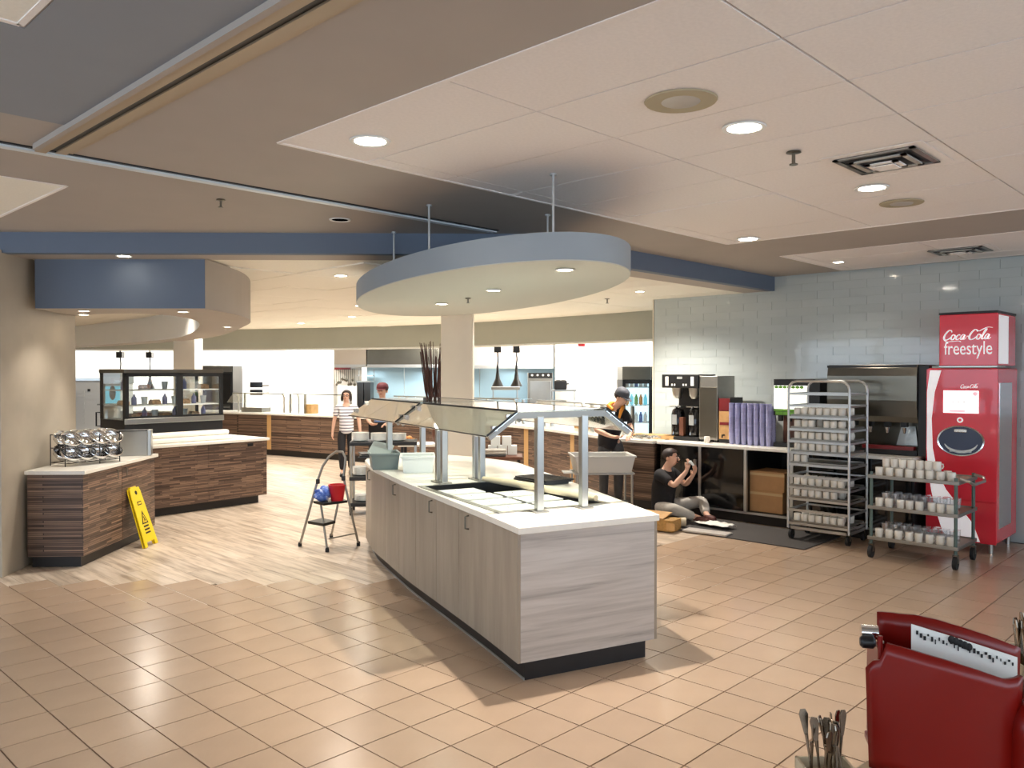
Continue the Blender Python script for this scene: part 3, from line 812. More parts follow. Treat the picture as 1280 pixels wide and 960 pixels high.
for k, (a, b) in enumerate(((xb[0], xb[1]), (xb[1], xb[2]), (xb[3], xb[4]), (xb[4], xb[5]))):
    d = MB().box(a+.022, b-.022, 0, .018, .146, .88).build('door', 'black_gloss', bc)
    if k == 0: MB().box(b-.075, b-.045, -.03, 0, .55, .72).build('handle', 'steel', d, bevel=.004)
# wooden-tone cut edge next to the walnut servery is part of the servery
for k, (u0, u1, v0, v1, lab) in enumerate(((936, 979, 612, 640, 'lower cardboard box on the open shelf under the beverage counter'), (935, 979, 587, 612, 'upper cardboard box on the open shelf under the beverage counter'))):
    X = CX+.10; y0, y1 = yat(u0, X), yat(u1, X)
    z0 = .146 if k == 0 else .40; z1 = .40 if k == 0 else .63
    t = thing('cardboard_box', lab, 'box', (X, y0-.02*k, z0), RW, 'cardboard boxes')
    w = min(y0-y1, xb[3]-xb[2]-.10)
    MB().box(0, w, 0, .42, 0, z1-z0-.001).build('box_body', 'cardboard', t, bevel=.004)
    MB().box(-.001, w+.001, -.0015, 0, z1-z0-.05, z1-z0-.02).build('tape', 'cardboard_tape', t)
    if k == 1:
        MB().plate([(0,.0,z1-z0),(0,.20,z1-z0+.12),(0,.42,z1-z0)], .004).build('flap', 'cardboard', t)
# ---- twin coffee brewer
X = 9.25; y0 = yat(829, X); wB = y0 - yat(873, X); zb = .921
cb = thing('coffee_brewer', 'black twin coffee brewer with two thermal servers on the beverage counter', 'coffee machine', (X, y0, zb), RW)
zt = zx(850, 468, X)-zb; zh = zx(850, 485, X)-zb
MB().box(0, wB, 0, .40, 0, .05).build('base', 'black', cb, bevel=.006)
MB().box(.05, wB-.05, .30, .42, .05, zh).build('back_column', 'black', cb, bevel=.006)
hd = MB().box(-.01, wB+.01, -.02, .42, zh, zt).build('brew_head', 'black', cb, bevel=.008)
for x in (.05, wB-.10): MB().box(x, x+.045, -.024, -.02, zh+.03, zt-.03).build('display_label', 'paper', hd)
for x in (.14, .18, wB-.22, wB-.18): MB().box(x, x+.02, -.024, -.02, zh+.03, zh+.055).build('button', 'paper', hd)
MB().box(wB/2-.04, wB/2+.04, -.024, -.02, zt-.06, zt-.03).build('display', 'grey_plastic', hd)
for x in (wB*.27, wB*.75):
    MB().lathe([(.035,-.14),(.06,-.10),(.07,-.02),(.075,0)], 16, (x, .12, zh)).build('funnel', 'steel', cb, smooth=True)
    s = MB().lathe([(.085,.05),(.088,.06),(.088,.34),(.07,.40),(.03,.42)], 18, (x, .14, 0)).build('thermal_server', 'black_gloss', cb, smooth=True)
    MB().box(x-.035, x+.035, .047, .052, .20, .33).build('server_label', 'grey_plastic', s)
    MB().tube([(x+.05,.09,.40),(x+.05,.0,.44),(x+.05,-.04,.40)], .008).build('server_handle', 'black', s)
    MB().tube([(x,.06,.10),(x,.02,.10),(x,.02,.07)], .010).build('server_tap', 'chrome', s, smooth=True)
    MB().box(x-.09, x+.09, .06, .22, .43, .445).build('server_lid', 'steel', s, bevel=.004)
MB().box(wB/2-.03, wB/2+.03, .02, .08, .06, .30).build('filter_caddy', 'brown_pot', cb)
y1 = yat(874, X); w1 = y1 - yat(897, X)
t = thing('grey_dispenser', 'plain grey cabinet dispenser right of the coffee brewer', 'dispenser', (X, y1, zb), RW)
MB().box(0, w1, 0, .44, .03, zx(880, 470, X)-zb).build('cabinet', 'steel_dull', t, bevel=.006)
MB().box(.012, w1-.012, .0-.006, 0, .06, zx(880, 484, X)-zb).build('front_panel', 'steel_dark', t, bevel=.003)
for a in (.02, w1-.05): MB().box(a, a+.03, .02, .40, 0, .03).build('foot', 'black', t)
# ---- tea dispenser
X = 9.22; y0 = yat(897, X); w = y0-yat(911, X); hh = zx(900, 497, X)-.921
t = thing('tea_dispenser', 'slim tea dispenser with tan front and dark red top panel', 'dispenser', (X, y0, .921), RW)
MB().box(0, w, .04, .36, .0, hh).build('body', 'black', t, bevel=.006)
MB().box(.004, w-.004, .03, .04, .05, hh*.70).build('tan_front', 'wood_tan', t)
MB().box(.004, w-.004, .03, .04, hh*.71, hh-.01).build('picture_panel', 'dark_red', t)
MB().tube([(w/2,.03,.10),(w/2,-.02,.10),(w/2,-.02,.07)], .012).build('tap', 'black', t)
MB().box(.015, w-.015, .025, .03, hh*.40, hh*.46).build('brand_plate', 'dark_red', t)
# ---- stacks of purple tumblers
cupm = MB().lathe([(.026,0),(.028,.002),(.036,.105),(.038,.11),(.034,.108),(.025,.006),(0,.005)], 14).mesh('tumbler'); cupm.materials.append(M['cup_purple'])
for p_ in cupm.polygons: p_.use_smooth = True
ords = ('leftmost', 'second', 'third', 'fourth', 'fifth', 'sixth', 'rightmost')
X = 9.20; us = [915 + 7.7*i for i in range(7)]
for i, u in enumerate(us):
    for row in range(2):
        n = 15 if row == 0 else 14
        for k in range(n):
            o = obj('tumbler', cupm, None); o.location = (X + .085*row, yat(u, X) - (.0 if row == 0 else .01), .921 + .0285*k)
            tag(o, ('bottom' if k == 0 else 'topmost' if k == n-1 else 'nested') + ' purple tumbler in the %s stack of the %s row on the beverage counter' % (ords[i], 'front' if row == 0 else 'rear'), 'cup', 'purple tumblers stacked on the beverage counter')
# ---- menu-lit juice dispenser
X = 9.22; y0 = yat(966, X); w = y0-yat(1024, X); zz = lambda v: zx(985, v, X)-.921
t = thing('juice_dispenser', 'black juice dispenser with a lit white and green menu panel', 'dispenser', (X, y0, .921), RW)
MB().box(0, w, .02, .5, zz(520), zz(474)).build('head', 'black', t, bevel=.006)
mp = MB().box(.01, w-.14, .012, .02, zz(513), zz(482)).build('menu_panel', 'menu_light', t)
for k in range(7): MB().ball((.04+.052*k, .012, zz(484)), .026, .004, .018, 8, 6).build('menu_leaf', 'green', mp)
MB().box(.01, w-.14, .010, .0125, zz(514.5), zz(511.5)).build('menu_band', 'green', mp)
MB().box(.04, w-.04, .2, .5, 0, zz(520)).build('rear_column', 'brown_pot', t)
MB().box(0, w, .02, .5, 0, .05).build('drip_tray', 'black', t, bevel=.005)
for k in range(4):
    MB().box(.05+.11*k, .09+.11*k, .04, .09, zz(527), zz(520)).build('nozzle', 'black', t)
MB().box(.03, w-.2, .008, .012, zz(519), zz(515)).build('brand_strip', 'green', t)
# ---- stainless ice and drink dispenser
X = 9.16; y0 = yat(1034, X); w = y0 - yat(1146, X); zz = lambda v: zx(1090, v, X)-.921
t = thing('ice_dispenser', 'wide stainless steel ice and drink dispenser beside the red drinks machine', 'dispenser', (X, y0, .921), RW)
prof = [(.06, zz(527)), (.02, zz(520)), (0, zz(500)), (0, zz(470)), (.015, zz(460)), (.05, zz(456)), (.62, zz(456)), (.62, zz(527))]
b = MB(); n = len(prof); b.add([(0,y,z) for y,z in prof]+[(w,y,z) for y,z in prof], [tuple(range(n)), tuple(range(n,2*n))[::-1]]+[(i,n+i,n+(i+1)%n,(i+1)%n) for i in range(n)])
b.build('steel_front', 'steel_dark', t, fix=True)
MB().box(w, w+.11, .04, .62, 0, zz(457)).build('side_panel', 'black', t, bevel=.005)
MB().box(.02, w, .30, .62, .0, zz(527)).build('back_panel', 'steel_dark', t)
MB().box(.0, w, .02, .62, 0, .06).build('drip_tray', 'black', t, bevel=.004)
MB().box(w*.42, w*.98, -.03, .05, .06, .10).build('tray_edge', 'dark_red', t, bevel=.006)
for k in range(5):
    x = .09 + k*w/5.4
    nz = MB().box(x-.03, x+.03, .08, .16, zz(533), zz(526)).build('valve', 'black', t, bevel=.005)
    MB().lathe([(.012,zz(541)),(.022,zz(534))], 10, (x,.11,0)).build('nozzle', 'chrome', nz, smooth=True)
MB().plate([(w*.70,.26,.09),(w*.93,.26,.09),(w*.90,.28,zz(533)),(w*.75,.28,zz(533))], .01).build('ice_chute', 'steel', t)
MB().box(0, w, -.004, .0, zz(459.5), zz(456.5)).build('top_trim', 'black', t)
# ================================================================ red drinks machine
def script_logo(mats, parent, x, z, s, y=-.004, th=.003):
    """flowing two-word script drawn as pen strokes (x right, z up, unit cap height 1)"""
    def pen(pts, w):
        pts = [Vector((p[0], p[1])) for p in pts]
        q = [(a[0], a[1]) for a in smoothline([(p.x, p.y) for p in pts], 6)]; mb = MB(); n = len(q); L = []; Rr = []
        for i in range(n):
            a = Vector(q[max(i-1,0)]); b = Vector(q[min(i+1,n-1)]); t = (b-a).normalized(); nn = Vector((-t.y, t.x))
            k = w*(.55+.6*abs(t.y))*(.45+.55*math.sin(math.pi*min(1,max(0,(i+.8)/(n+.6)))))
            L.append(Vector(q[i])+nn*k); Rr.append(Vector(q[i])-nn*k)
        vs = []
        for p in L + Rr:
            xx = (p.x + .28*p.y)*s + x; vs.append((xx, y, p.y*s + z))
        for p in L + Rr:
            xx = (p.x + .28*p.y)*s + x; vs.append((xx, y+th, p.y*s + z))
        m = 2*n
        fs = []
        for i in range(n-1):
            fs += [(i, i+1, n+i+1, n+i), (m+i, m+n+i, m+n+i+1, m+i+1), (i, m+i, m+i+1, i+1), (n+i, n+i+1, m+n+i+1, m+n+i)]
        mb.add(vs, fs); return mb
    S = [([(.62,.80),(.50,.98),(.28,.98),(.06,.62),(.02,.25),(.20,.02),(.48,.10),(.66,.30)], .075),
         ([(.92,.52),(.80,.56),(.70,.36),(.76,.08),(.92,.05),(1.04,.28),(.98,.50),(.90,.50),(1.10,.42)], .06),
         ([(1.48,.46),(1.38,.56),(1.20,.40),(1.20,.12),(1.36,.04),(1.54,.22)], .06),
         ([(1.88,.50),(1.74,.56),(1.60,.34),(1.64,.08),(1.78,.08),(1.92,.50),(1.88,.12),(1.98,.06),(2.12,.26)], .06),
         ([(2.10,.36),(2.32,.38)], .05),
         ([(2.98,.80),(2.86,.98),(2.64,.98),(2.42,.62),(2.38,.25),(2.56,.02),(2.84,.10),(3.02,.30)], .075),
         ([(3.28,.52),(3.16,.56),(3.06,.36),(3.12,.08),(3.28,.05),(3.40,.28),(3.34,.50),(3.28,.50),(3.48,.40)], .06),
         ([(3.52,.10),(3.60,.50),(3.76,1.0),(3.66,1.02),(3.56,.60),(3.56,.14),(3.66,.04),(3.80,.22)], .055),
         ([(4.10,.50),(3.96,.56),(3.82,.34),(3.86,.08),(4.00,.08),(4.14,.50),(4.10,.12),(4.20,.04),(4.34,.22)], .06),
         ([(2.84,1.02),(3.10,.86),(3.40,1.04),(3.80,1.22),(4.25,1.16)], .05),
         ([(.10,.02),(.40,-.16),(.90,-.14),(1.50,-.10),(1.75,-.20)], .05)]
    mb = MB()
    for pts, w in S:
        q = pen(pts, w); mb.add(q.v, q.f)
    return mb.build('script_lettering', mats, parent)
def text(parent, body, x, y, z, size, mat, name='lettering', align='LEFT', rot=(R(90),0,0), ext=.001):
    cu = bpy.data.curves.new(name, 'FONT'); cu.body = body; cu.size = size; cu.extrude = ext; cu.align_x = align
    tmp = bpy.data.objects.new(name, cu); COL.objects.link(tmp)
    me = bpy.data.meshes.new_from_object(tmp.evaluated_get(bpy.context.evaluated_depsgraph_get())); bpy.data.objects.remove(tmp)
    me.materials.clear(); o = obj(name, me, mat, parent); o.location = (x, y, z); o.rotation_euler = rot
    return o
KX, KY, KW = 9.12, 2.776, .646
ck = thing('drinks_machine', 'tall red touch-screen drinks machine with lit screen and header box against the wall', 'drinks machine', (KX, KY, 0), RW)
def kp(u, v):
    y = yat(u, KX); d = KX*math.cos(TH)+y*math.sin(TH); return (KY-y, zv(v, d))
zb, zt = .10, kp(1200, 460)[1]
MB().box(0, KW, 0, .80, zb, zt).build('cabinet', 'coke_red', ck, bevel=.02, seg=3)
MB().box(-.004, KW+.004, -.012, -.004, zb+.42, zt-.01).build('door', 'coke_red', ck, bevel=.006)
MB().box(-.002, KW+.002, -.012, -.004, zb, zb+.41).build('lower_door', 'coke_red', ck, bevel=.006)
for x in (.06, KW-.06):
    for y in (.06, .72): MB().tube([(x,y,0),(x,y,zb)], .022).build('foot', 'steel', ck)
sw = [(1163,463),(1177,463),(1169,490),(1165.5,523),(1167,560),(1173,590),(1184,612),(1200,632),(1218,655),(1227,678)]
swl = [(1190,678.5),(1180,664),(1172,640),(1166,615),(1161.5,590),(1158.6,560),(1158,523),(1159.5,490)]
pts = [kp(*q) for q in sw] + [kp(*q) for q in swl]
pts = [(min(max(x,.004),KW-.004), min(max(z,zb+.004),zt-.012)) for x, z in pts]
n = len(pts); mb = MB()
mb.add([(x,-.0145,z) for x,z in pts]+[(x,-.0115,z) for x,z in pts], [tuple(range(n)), tuple(range(n,2*n))[::-1]]+[(i,n+i,n+(i+1)%n,(i+1)%n) for i in range(n)])
mb.build('white_swoosh', 'coke_white', ck, fix=True)
(x0,z1),(x1,z0) = kp(1180,488), kp(1224,517)
sc = MB().box(x0, x1, -.018, -.012, z0, z1).build('touch_screen', 'screen_white', ck)
MB().lathe([(.022,-.001),(.022,.001)], 16, m=Matrix.Translation((x1-.03,-.019,z1-.03)) @ Matrix.Rotation(R(90),4,'X')).build('screen_badge', 'dark_pink', sc)
MB().box(x0+.06, x1-.12, -.0195, -.018, z0+.01, z0+.03).build('screen_button', 'dark_pink', sc)
for k in range(3): MB().box(x0+.08+.05*k, x0+.105+.05*k, -.0195, -.018, z0+.11, z0+.118).build('screen_mark', 'grey_plastic', sc)
px, pz = kp(1201, 525)
MB().lathe([(.028,-.004),(.028,.004)], 20, m=Matrix.Translation((px,-.016,pz)) @ Matrix.Rotation(R(90),4,'X')).build('round_button', 'coke_white', ck)
MB().lathe([(.014,-.006),(.014,.006)], 16, m=Matrix.Translation((px,-.016,pz)) @ Matrix.Rotation(R(90),4,'X')).build('button_centre', 'coke_red', ck)
px, pz = kp(1202, 551); rx = (kp(1232,551)[0]-kp(1172,551)[0])/2; rz = .155
rot = Matrix.Translation((px,-.013,pz)) @ Matrix.Rotation(R(90),4,'X')
MB().lathe([(rx,0),(rx*.99,.016),(rx*.92,.014),(rx*.90,0)], 36, m=rot, sy=rz/rx).build('bay_rim', 'chrome', ck, smooth=True)
MB().lathe([(rx*.91,.002),(rx*.7,.001),(0,.001)], 36, m=rot, sy=rz/rx).build('dispensing_bay', 'bay_dark', ck, smooth=True)
MB().tube([(px+rx*.72*math.cos(R(a)), -.018, pz+rz*.72*math.sin(R(a))) for a in range(200,345,12)], [.004+.012*math.sin(math.pi*i/12) for i in range(13)], 8).build('bay_lip', 'bin_white', ck, smooth=True)
MB().box(px-.06, px+.06, -.035, -.013, pz+.085, pz+.12).build('nozzle_hood', 'chrome', ck, bevel=.006)
MB().box(px-.10, px+.10, -.032, -.013, pz-.115, pz-.10).build('cup_ledge', 'aluminium', ck, bevel=.003)
q = kp(1201, 485); script_logo('coke_white', ck, q[0], q[1], .036, -.0145)
# header box
(hx0, hz1), (hx1, hz0) = kp(1174, 394), kp(1249, 457)
MB().box(.04, KW-.03, .02, .66, zt-.001, hz0).build('header_neck', 'steel_dark', ck)
hb = MB().box(hx0, KW, -.01, .70, hz0, hz1).build('header_box', 'coke_red', ck, bevel=.008)
MB().box(hx0-.004, KW+.004, -.016, .704, hz1, hz1+.022).build('header_cap', 'black', ck, bevel=.003)
MB().box(hx0, KW, -.012, .3, hz0-.012, hz0-.001).build('header_trim', 'steel', ck)
HW = KW-hx0; HH = hz1-hz0
script_logo('coke_white', hb, hx0+HW*.07, hz0+HH*.50, HW*.86/4.62, -.014, .004)
tx = text(hb, 'freestyle', hx0+HW*.09, -.013, hz0+HH*.22, HH*.36, 'coke_white')
tx.scale = (HW*.82/max(.01, tx.dimensions.x), 1, 1)
MB().box(KW, KW+.002, .03, .40, hz0+.02, hz1-.02).build('side_graphic', 'coke_white', hb)
MB().box(KW, KW+.004, .08, .55, zb+.15, zt-.15).build('side_panel', 'chrome', ck)
# ================================================================ sheet-pan rack
def mugmesh():
    m = MB().lathe([(.031,0),(.036,.006),(.0365,.075),(.033,.083),(.0,.085)], 14)
    m.tube([(.034,0,.06),(.054,0,.058),(.058,0,.035),(.050,0,.018),(.034,0,.016)], .0058, 6)
    me = m.mesh('mug'); me.materials.append(M['mug'])
    for p_ in me.polygons: p_.use_smooth = True
    try: me.set_sharp_from_angle(angle=R(50))
    except Exception: pass
    return me
MUG = mugmesh()
gl = MB().lathe([(.028,0),(.030,.002),(.036,.12),(.0,.121)], 12).mesh('glass_tumbler'); gl.materials.append(M['plastic_clear'])
RX = 8.45; ry0 = yat(986, RX); RWD = ry0 - yat(1062, RX); RD = .48
rk = thing('sheet_pan_rack', 'tall aluminium rolling rack loaded with trays of white mugs', 'rack', (RX, ry0, .012), RW)
ZR = zx(1020, 478, RX)
def hoop(y):
    pts = [(0,y,.12),(0,y,ZR-.09)] + [(.09-.09*math.cos(R(a)), y, ZR-.09+.09*math.sin(R(a))) for a in (30,60,90)] + [(RWD-.09+.09*math.sin(R(a)), y, ZR-.09+.09*math.cos(R(a))) for a in (0,30,60,90)] + [(RWD,y,.12)]
    return MB().tube(pts, .014, 8)
for y in (0, RD): hoop(y).build('upright_hoop', 'aluminium', rk, smooth=True)
levels = [zx(1020, v, RX) for v in (494, 509, 524, 539.5, 554.6, 569, 584, 598.5, 613, 627.7, 642, 659)]
for z in levels:
    for x_ in (0, RWD): MB().bar((x_,.0,z), (x_,RD,z), .012, .022).build('side_runner', 'aluminium', rk)
    MB().bar((.0,-.006,z), (RWD,-.006,z), .012, .026).build('front_bar', 'aluminium', rk)
    MB().bar((.0,RD,z), (RWD,RD,z), .010, .018).build('rear_bar', 'aluminium', rk)
MB().box(0, RWD, 0, .03, .11, .14).box(0, RWD, RD-.03, RD, .11, .14).box(0, .03, 0, RD, .11, .14).box(RWD-.03, RWD, 0, RD, .11, .14).build('base_frame', 'aluminium', rk)
def caster(parent, x, y, r=.05, w=.03, mat='black_rubber'):
    c = MB().lathe([(r*.3,-w/2),(r,-w/2),(r,w/2),(r*.3,w/2)], 16, m=Matrix.Translation((x,y,r)) @ Matrix.Rotation(R(90),4,'Y')).build('caster', mat, parent, smooth=True)
    MB().box(x-w/2-.008, x-w/2-.002, y-.015, y+.015, r, r*2+.02).box(x+w/2+.002, x+w/2+.008, y-.015, y+.015, r, r*2+.02).box(x-w/2-.008, x+w/2+.008, y-.02, y+.02, r*2+.012, r*2+.02).build('caster_fork', 'steel_dark', c)
for x in (.02, RWD-.02):
    for y in (.04, RD-.04): caster(rk, x, y, .05)
word = {2:'top', 3:'second', 4:'third', 5:'fourth', 6:'fifth', 8:'sixth', 9:'seventh', 11:'bottom'}
sheet = MB().box(.02, RWD-.02, .01, RD-.02, 0, .004)
for a, b, c_, d in ((.02,.026,.01,RD-.02),(RWD-.026,RWD-.02,.01,RD-.02),(.02,RWD-.02,.01,.016),(.02,RWD-.02,RD-.026,RD-.02)): sheet.box(a,b,c_,d,0,.018)
shm = sheet.mesh('sheet_tray'); shm.materials.append(M['steel_dull'])
cr, sr = math.cos(RW), math.sin(RW)
def W_(ox, oy, x, y, z, a=RW): return (ox + x*math.cos(a)-y*math.sin(a), oy + x*math.sin(a)+y*math.cos(a), z)
for k in (2, 3, 4, 5, 6, 8, 9, 11):
    z = levels[k] + .026
    o = obj('sheet_tray', shm, None); o.location = (RX, ry0, z); o.rotation_euler = (0,0,RW)
    tag(o, 'steel sheet tray, %s loaded one from above in the rolling rack' % word[k], 'tray', 'trays in the rolling rack')
    nfront = 7 if k != 6 else 2
    rows = 3 if k != 6 else 1
    for r in range(rows):
        for i in range(nfront - (r % 2)):
            if k == 9 and i > 5: continue
            if k == 3 and i == 3 and r == 0: continue
            o = obj('mug', MUG, None)
            x = .072 + i*(RWD-.144)/6.4 + (.03 if r % 2 else 0) + random.uniform(-.004,.004)
            o.location = W_(RX, ry0, x, .065+.125*r, z+.0045); o.rotation_euler = (0,0,RW+R(90)+random.uniform(-.5,.5))
            tag(o, 'white mug, %s from left, %s row, %s tray of the rolling rack' % (('first','second','third','fourth','fifth','sixth','seventh','eighth')[i], ('front','middle','back')[r], word[k]), 'mug', 'white mugs in the rolling rack')
# ================================================================ mug cart
QX, QY, QW, QD = 8.19, yat(1090, 8.19), yat(1090, 8.19)-yat(1196, 8.19), .56
ct = thing('mug_cart', 'low three-shelf grey-green rolling cart of white mugs before the red machine', 'cart', (QX, QY, 0), RW+R(0))
SH = (.80, .50, .20)
for x in (0, QW):
    for y in (0, QD): MB().tube([(x,y,.13),(x,y,.84)], .016).build('post', 'cart_green', ct, smooth=True)
for z in SH:
    s = MB().box(-.02, QW+.02, -.02, QD+.02, z-.012, z).build('shelf', 'shelf_tan', ct, bevel=.004)
    e = MB()
    for a, b, c_, d in ((-.025,QW+.025,-.03,-.018),(-.025,QW+.025,QD+.018,QD+.03),(-.03,-.018,-.02,QD+.02),(QW+.018,QW+.03,-.02,QD+.02)): e.box(a,b,c_,d,z-.022,z+.012)
    e.build('shelf_rim', 'steel_dull', s, bevel=.004)
MB().tube([(QW+.02,.05,.83),(QW+.10,.05,.81),(QW+.12,.1,.78),(QW+.12,QD-.1,.78),(QW+.10,QD-.05,.81),(QW+.02,QD-.05,.83)], .014).build('push_handle', 'steel', ct, smooth=True)
for x in (0, QW):
    for y in (0, QD): caster(ct, x, y, .06, .032)
lev = ('top', 'middle', 'bottom')
for li, z in enumerate(SH):
    nfr = 8
    for r in range(2):
        for i in range(nfr - (1 if r else 0)):
            x = .055 + i*(QW-.11)/(nfr-1) + (.03 if r else 0); y = .06 + .11*r
            if li == 0 or r == 0:
                if li > 0 and i in (2, 5) and li == 1: x += .015
                o = obj('mug', MUG, None); o.location = W_(QX, QY, x+random.uniform(-.004,.004), y, z+.0005); o.rotation_euler = (0,0,RW+R(90)+random.uniform(-.7,.7))
                tag(o, 'cream mug, %s from left, %s row, %s shelf of the low cart' % (('first','second','third','fourth','fifth','sixth','seventh','eighth')[i], ('front','rear')[r], lev[li]), 'mug', 'white mugs on the low cart')
    if li == 0:
        for i in range(7):
            x = .10 + i*(QW-.2)/7.2
            o = obj('mug', MUG, None); o.location = W_(QX, QY, x, .115, z+.0862); o.rotation_euler = (0,0,RW+R(90)+random.uniform(-.8,.8))
            tag(o, 'cream mug, %s from left in the upper layer on top of the low cart' % ('first','second','third','fourth','fifth','sixth','seventh','eighth')[i], 'mug', 'white mugs on the low cart')
    else:
        for i in range(8):
            for r in range(2):
                o = obj('glass_tumbler', gl, None); o.location = W_(QX, QY, .07+i*(QW-.14)/7, .19+.1*r, z+.0005)
                tag(o, 'clear tumbler, %s from left, %s row, %s shelf of the low cart' % (('first','second','third','fourth','fifth','sixth','seventh','eighth')[i], ('nearer','farther')[r], lev[li]), 'cup', 'clear tumblers on the low cart')
# ================================================================ rubber mat and things on it
mt = MB().box(8.04, 8.96, 3.60, 6.10, .0, .012).build('rubber_mat', 'mat_rubber', bevel=.004)
tag(mt, 'dark rubber floor mat along the front of the beverage counter', 'mat')
p = at(824, 661, .013)
t = thing('tool_box', 'low tan wooden box of hinged panels beside the sitting person', 'box', p, RW+R(10))
MB().box(-.22, .22, -.12, .12, 0, .13).build('box_body', 'wicker', t, bevel=.008)
MB().plate([(-.22,-.12,.131),(.10,-.12,.131),(.10,.14,.17),(-.22,.14,.17)], .012).build('lid', 'wood_tan', t)
MB().box(.14, .24, -.125, -.118, .02, .10).build('end_batten', 'wood_tan', t)
p = at(848, 659, .013); o = MB().lathe([(.05,0),(.055,.09),(.045,.09),(.04,.01)], 14).build('paper_roll', 'beige_bin', smooth=True); o.location = p + Vector((.02,.02,.055)); o.rotation_euler = (R(90), 0, R(40))
tag(o, 'cream roll lying on the mat beside the tan wooden box', 'roll')
p = at(884, 666, .013)
o = MB().box(-.26,.26,-.09,.09,0,.02).build('plank_offcut', 'grey_wood', bevel=.003); o.location = p; o.rotation_euler = (0,0,RW+R(6))
tag(o, 'pale board lying flat on the mat in front of the sitting person', 'board')
o = MB(); gx = 9; gy = 6
vs = []; 
for i in range(gx):
    for j in range(gy): vs.append((-.22+.44*i/(gx-1), -.10+.2*j/(gy-1), .025+.03*random.random()))
o.add(vs, [(i*gy+j,(i+1)*gy+j,(i+1)*gy+j+1,i*gy+j+1) for i in range(gx-1) for j in range(gy-1)])
o = o.build('crumpled_paper', 'paper', smooth=True); sl = o.modifiers.new('thick', 'SOLIDIFY'); sl.thickness = .004
o.location = at(893, 659, .013) + Vector((.02,0,.0)); o.rotation_euler = (0,0,RW+R(-8)); tag(o, 'crumpled white wrapping paper on the mat by the sitting person', 'paper')
# white mug on the counter
o = obj('mug', MUG, None); o.location = (9.12, yat(884, 9.12), .9205); tag(o, 'single white mug standing on the beverage counter before the grey dispenser', 'mug')
# ================================================================ grey tub cart
p = ad(752, 9.85); tc = thing('tub_cart', 'small wheeled stand holding a large grey tub behind the island', 'cart', p, R0+R(4))
for x in (-.33, .33):
    for y in (-.2, .2):
        MB().tube([(x,y,.1),(x,y,.62)], .014).build('leg', 'steel', tc, smooth=True)
        caster(tc, x, y, .04, .025)
MB().box(-.36,.36,-.22,.22,.60,.62).build('shelf', 'steel_dull', tc, bevel=.004)
MB().box(-.35,.35,-.21,.21,.22,.235).build('lower_shelf', 'black', tc)
MB().box(-.47,-.34,-.1,.1,.605,.62).build('side_tray', 'bin_white', tc)
bin_('grey_bus_tub', 'tub_grey', 'large pale grey bus tub on the wheeled stand behind the island', p + Vector((0,0,.622)), R0+R(4), .72, .50, .20)
o = MB().box(-.1,.1,-.08,.08,0,.03).build('white_tray', 'bin_white', bevel=.004); o.location = p + Vector((0,.02,.634)); o.rotation_euler = (0,0,R0)
tag(o, 'small white tray inside the large grey bus tub', 'tray')
# ================================================================ left: coffee counter against the pillar
c1 = thing('angled_counter', 'short angled walnut counter with white top against the pillar', 'counter')
C1 = [(2.31,8.43),(2.70,8.04),(3.86,9.19),(3.46,9.74),(3.10,9.33)]
def ccw(poly): return poly
MB().prism(C1, .865, .90).build('counter_top', 'quartz', c1, bevel=.004)
C1i = [(2.335,8.43),(2.70,8.085),(3.815,9.19),(3.45,9.69),(3.10,9.30)]
MB().wallstrip([C1i[0], C1i[1]], .02, .105, .864).build('side_panel', 'walnut', c1)
fp = MB().wallstrip([C1i[1], ((C1i[1][0]+C1i[2][0])/2-.004, (C1i[1][1]+C1i[2][1])/2-.004)], .02, .105, .864).build('door', 'walnut', c1)
f2 = MB().wallstrip([((C1i[1][0]+C1i[2][0])/2+.002, (C1i[1][1]+C1i[2][1])/2+.002), C1i[2]], .02, .105, .864).build('door', 'walnut', c1)
MB().wallstrip([C1i[2], C1i[3], C1i[4]], .02, .105, .864).build('rear_panel', 'walnut', c1)
MB().prism([(2.36,8.44),(2.70,8.12),(3.77,9.19),(3.44,9.65),(3.12,9.32)], .10, .70).build('carcass', 'black', c1)
MB().prism([(2.38,8.45),(2.70,8.15),(3.74,9.19),(3.43,9.62),(3.13,9.33)], 0, .104).build('kick_plate', 'black_kick', c1)
for d_, p in ((fp, (3.16, 8.545)), (f2, (3.30, 8.685))):
    MB().tube([(p[0]+.0,p[1]-.0,.83),(p[0]+.018,p[1]-.018,.828),(p[0]+.018,p[1]-.018,.74),(p[0],p[1],.738)], .005, 6).build('handle', 'steel_dark', d_)
# two-tier wire rack of steel bowls
a, b = at(84, 584, .90), at(152, 577, .90)
dv = (b-a); ang = math.atan2(dv.y, dv.x); Lr = dv.length; nx = Vector((-dv.y, dv.x, 0)).normalized()
RKO = a + nx*.03
wr_ = thing('wire_bowl_rack', 'two-tier black wire rack on the angled counter holding steel bowls', 'rack', RKO, ang)
Dp = .24
for x in (0, Lr*.62, Lr):
    for y in (0, Dp): MB().tube([(x,y,0),(x,y,.30)], .005, 6).build('upright', 'black', wr_)
for z in (.03, .17):
    f = MB()
    for y in (0, Dp): f.tube([(0,y,z),(Lr,y,z)], .0045, 6)
    for k in range(9): f.tube([(Lr*k/8,0,z),(Lr*k/8,Dp,z)], .0035, 6)
    f.build('tier_grid', 'black', wr_)
MB().tube([(0,0,.30),(0,Dp,.30)], .005, 6).build('top_wire', 'black', wr_); MB().tube([(Lr,0,.30),(Lr,Dp,.30)], .005, 6).build('top_wire', 'black', wr_)
bowlm = MB().lathe([(0,0),(.05,.004),(.088,.04),(.102,.085),(.098,.085),(.083,.042),(.047,.008),(0,.005)], 20).mesh('steel_bowl'); bowlm.materials.append(M['chrome'])
for p_ in bowlm.polygons: p_.use_smooth = True
nb = 4
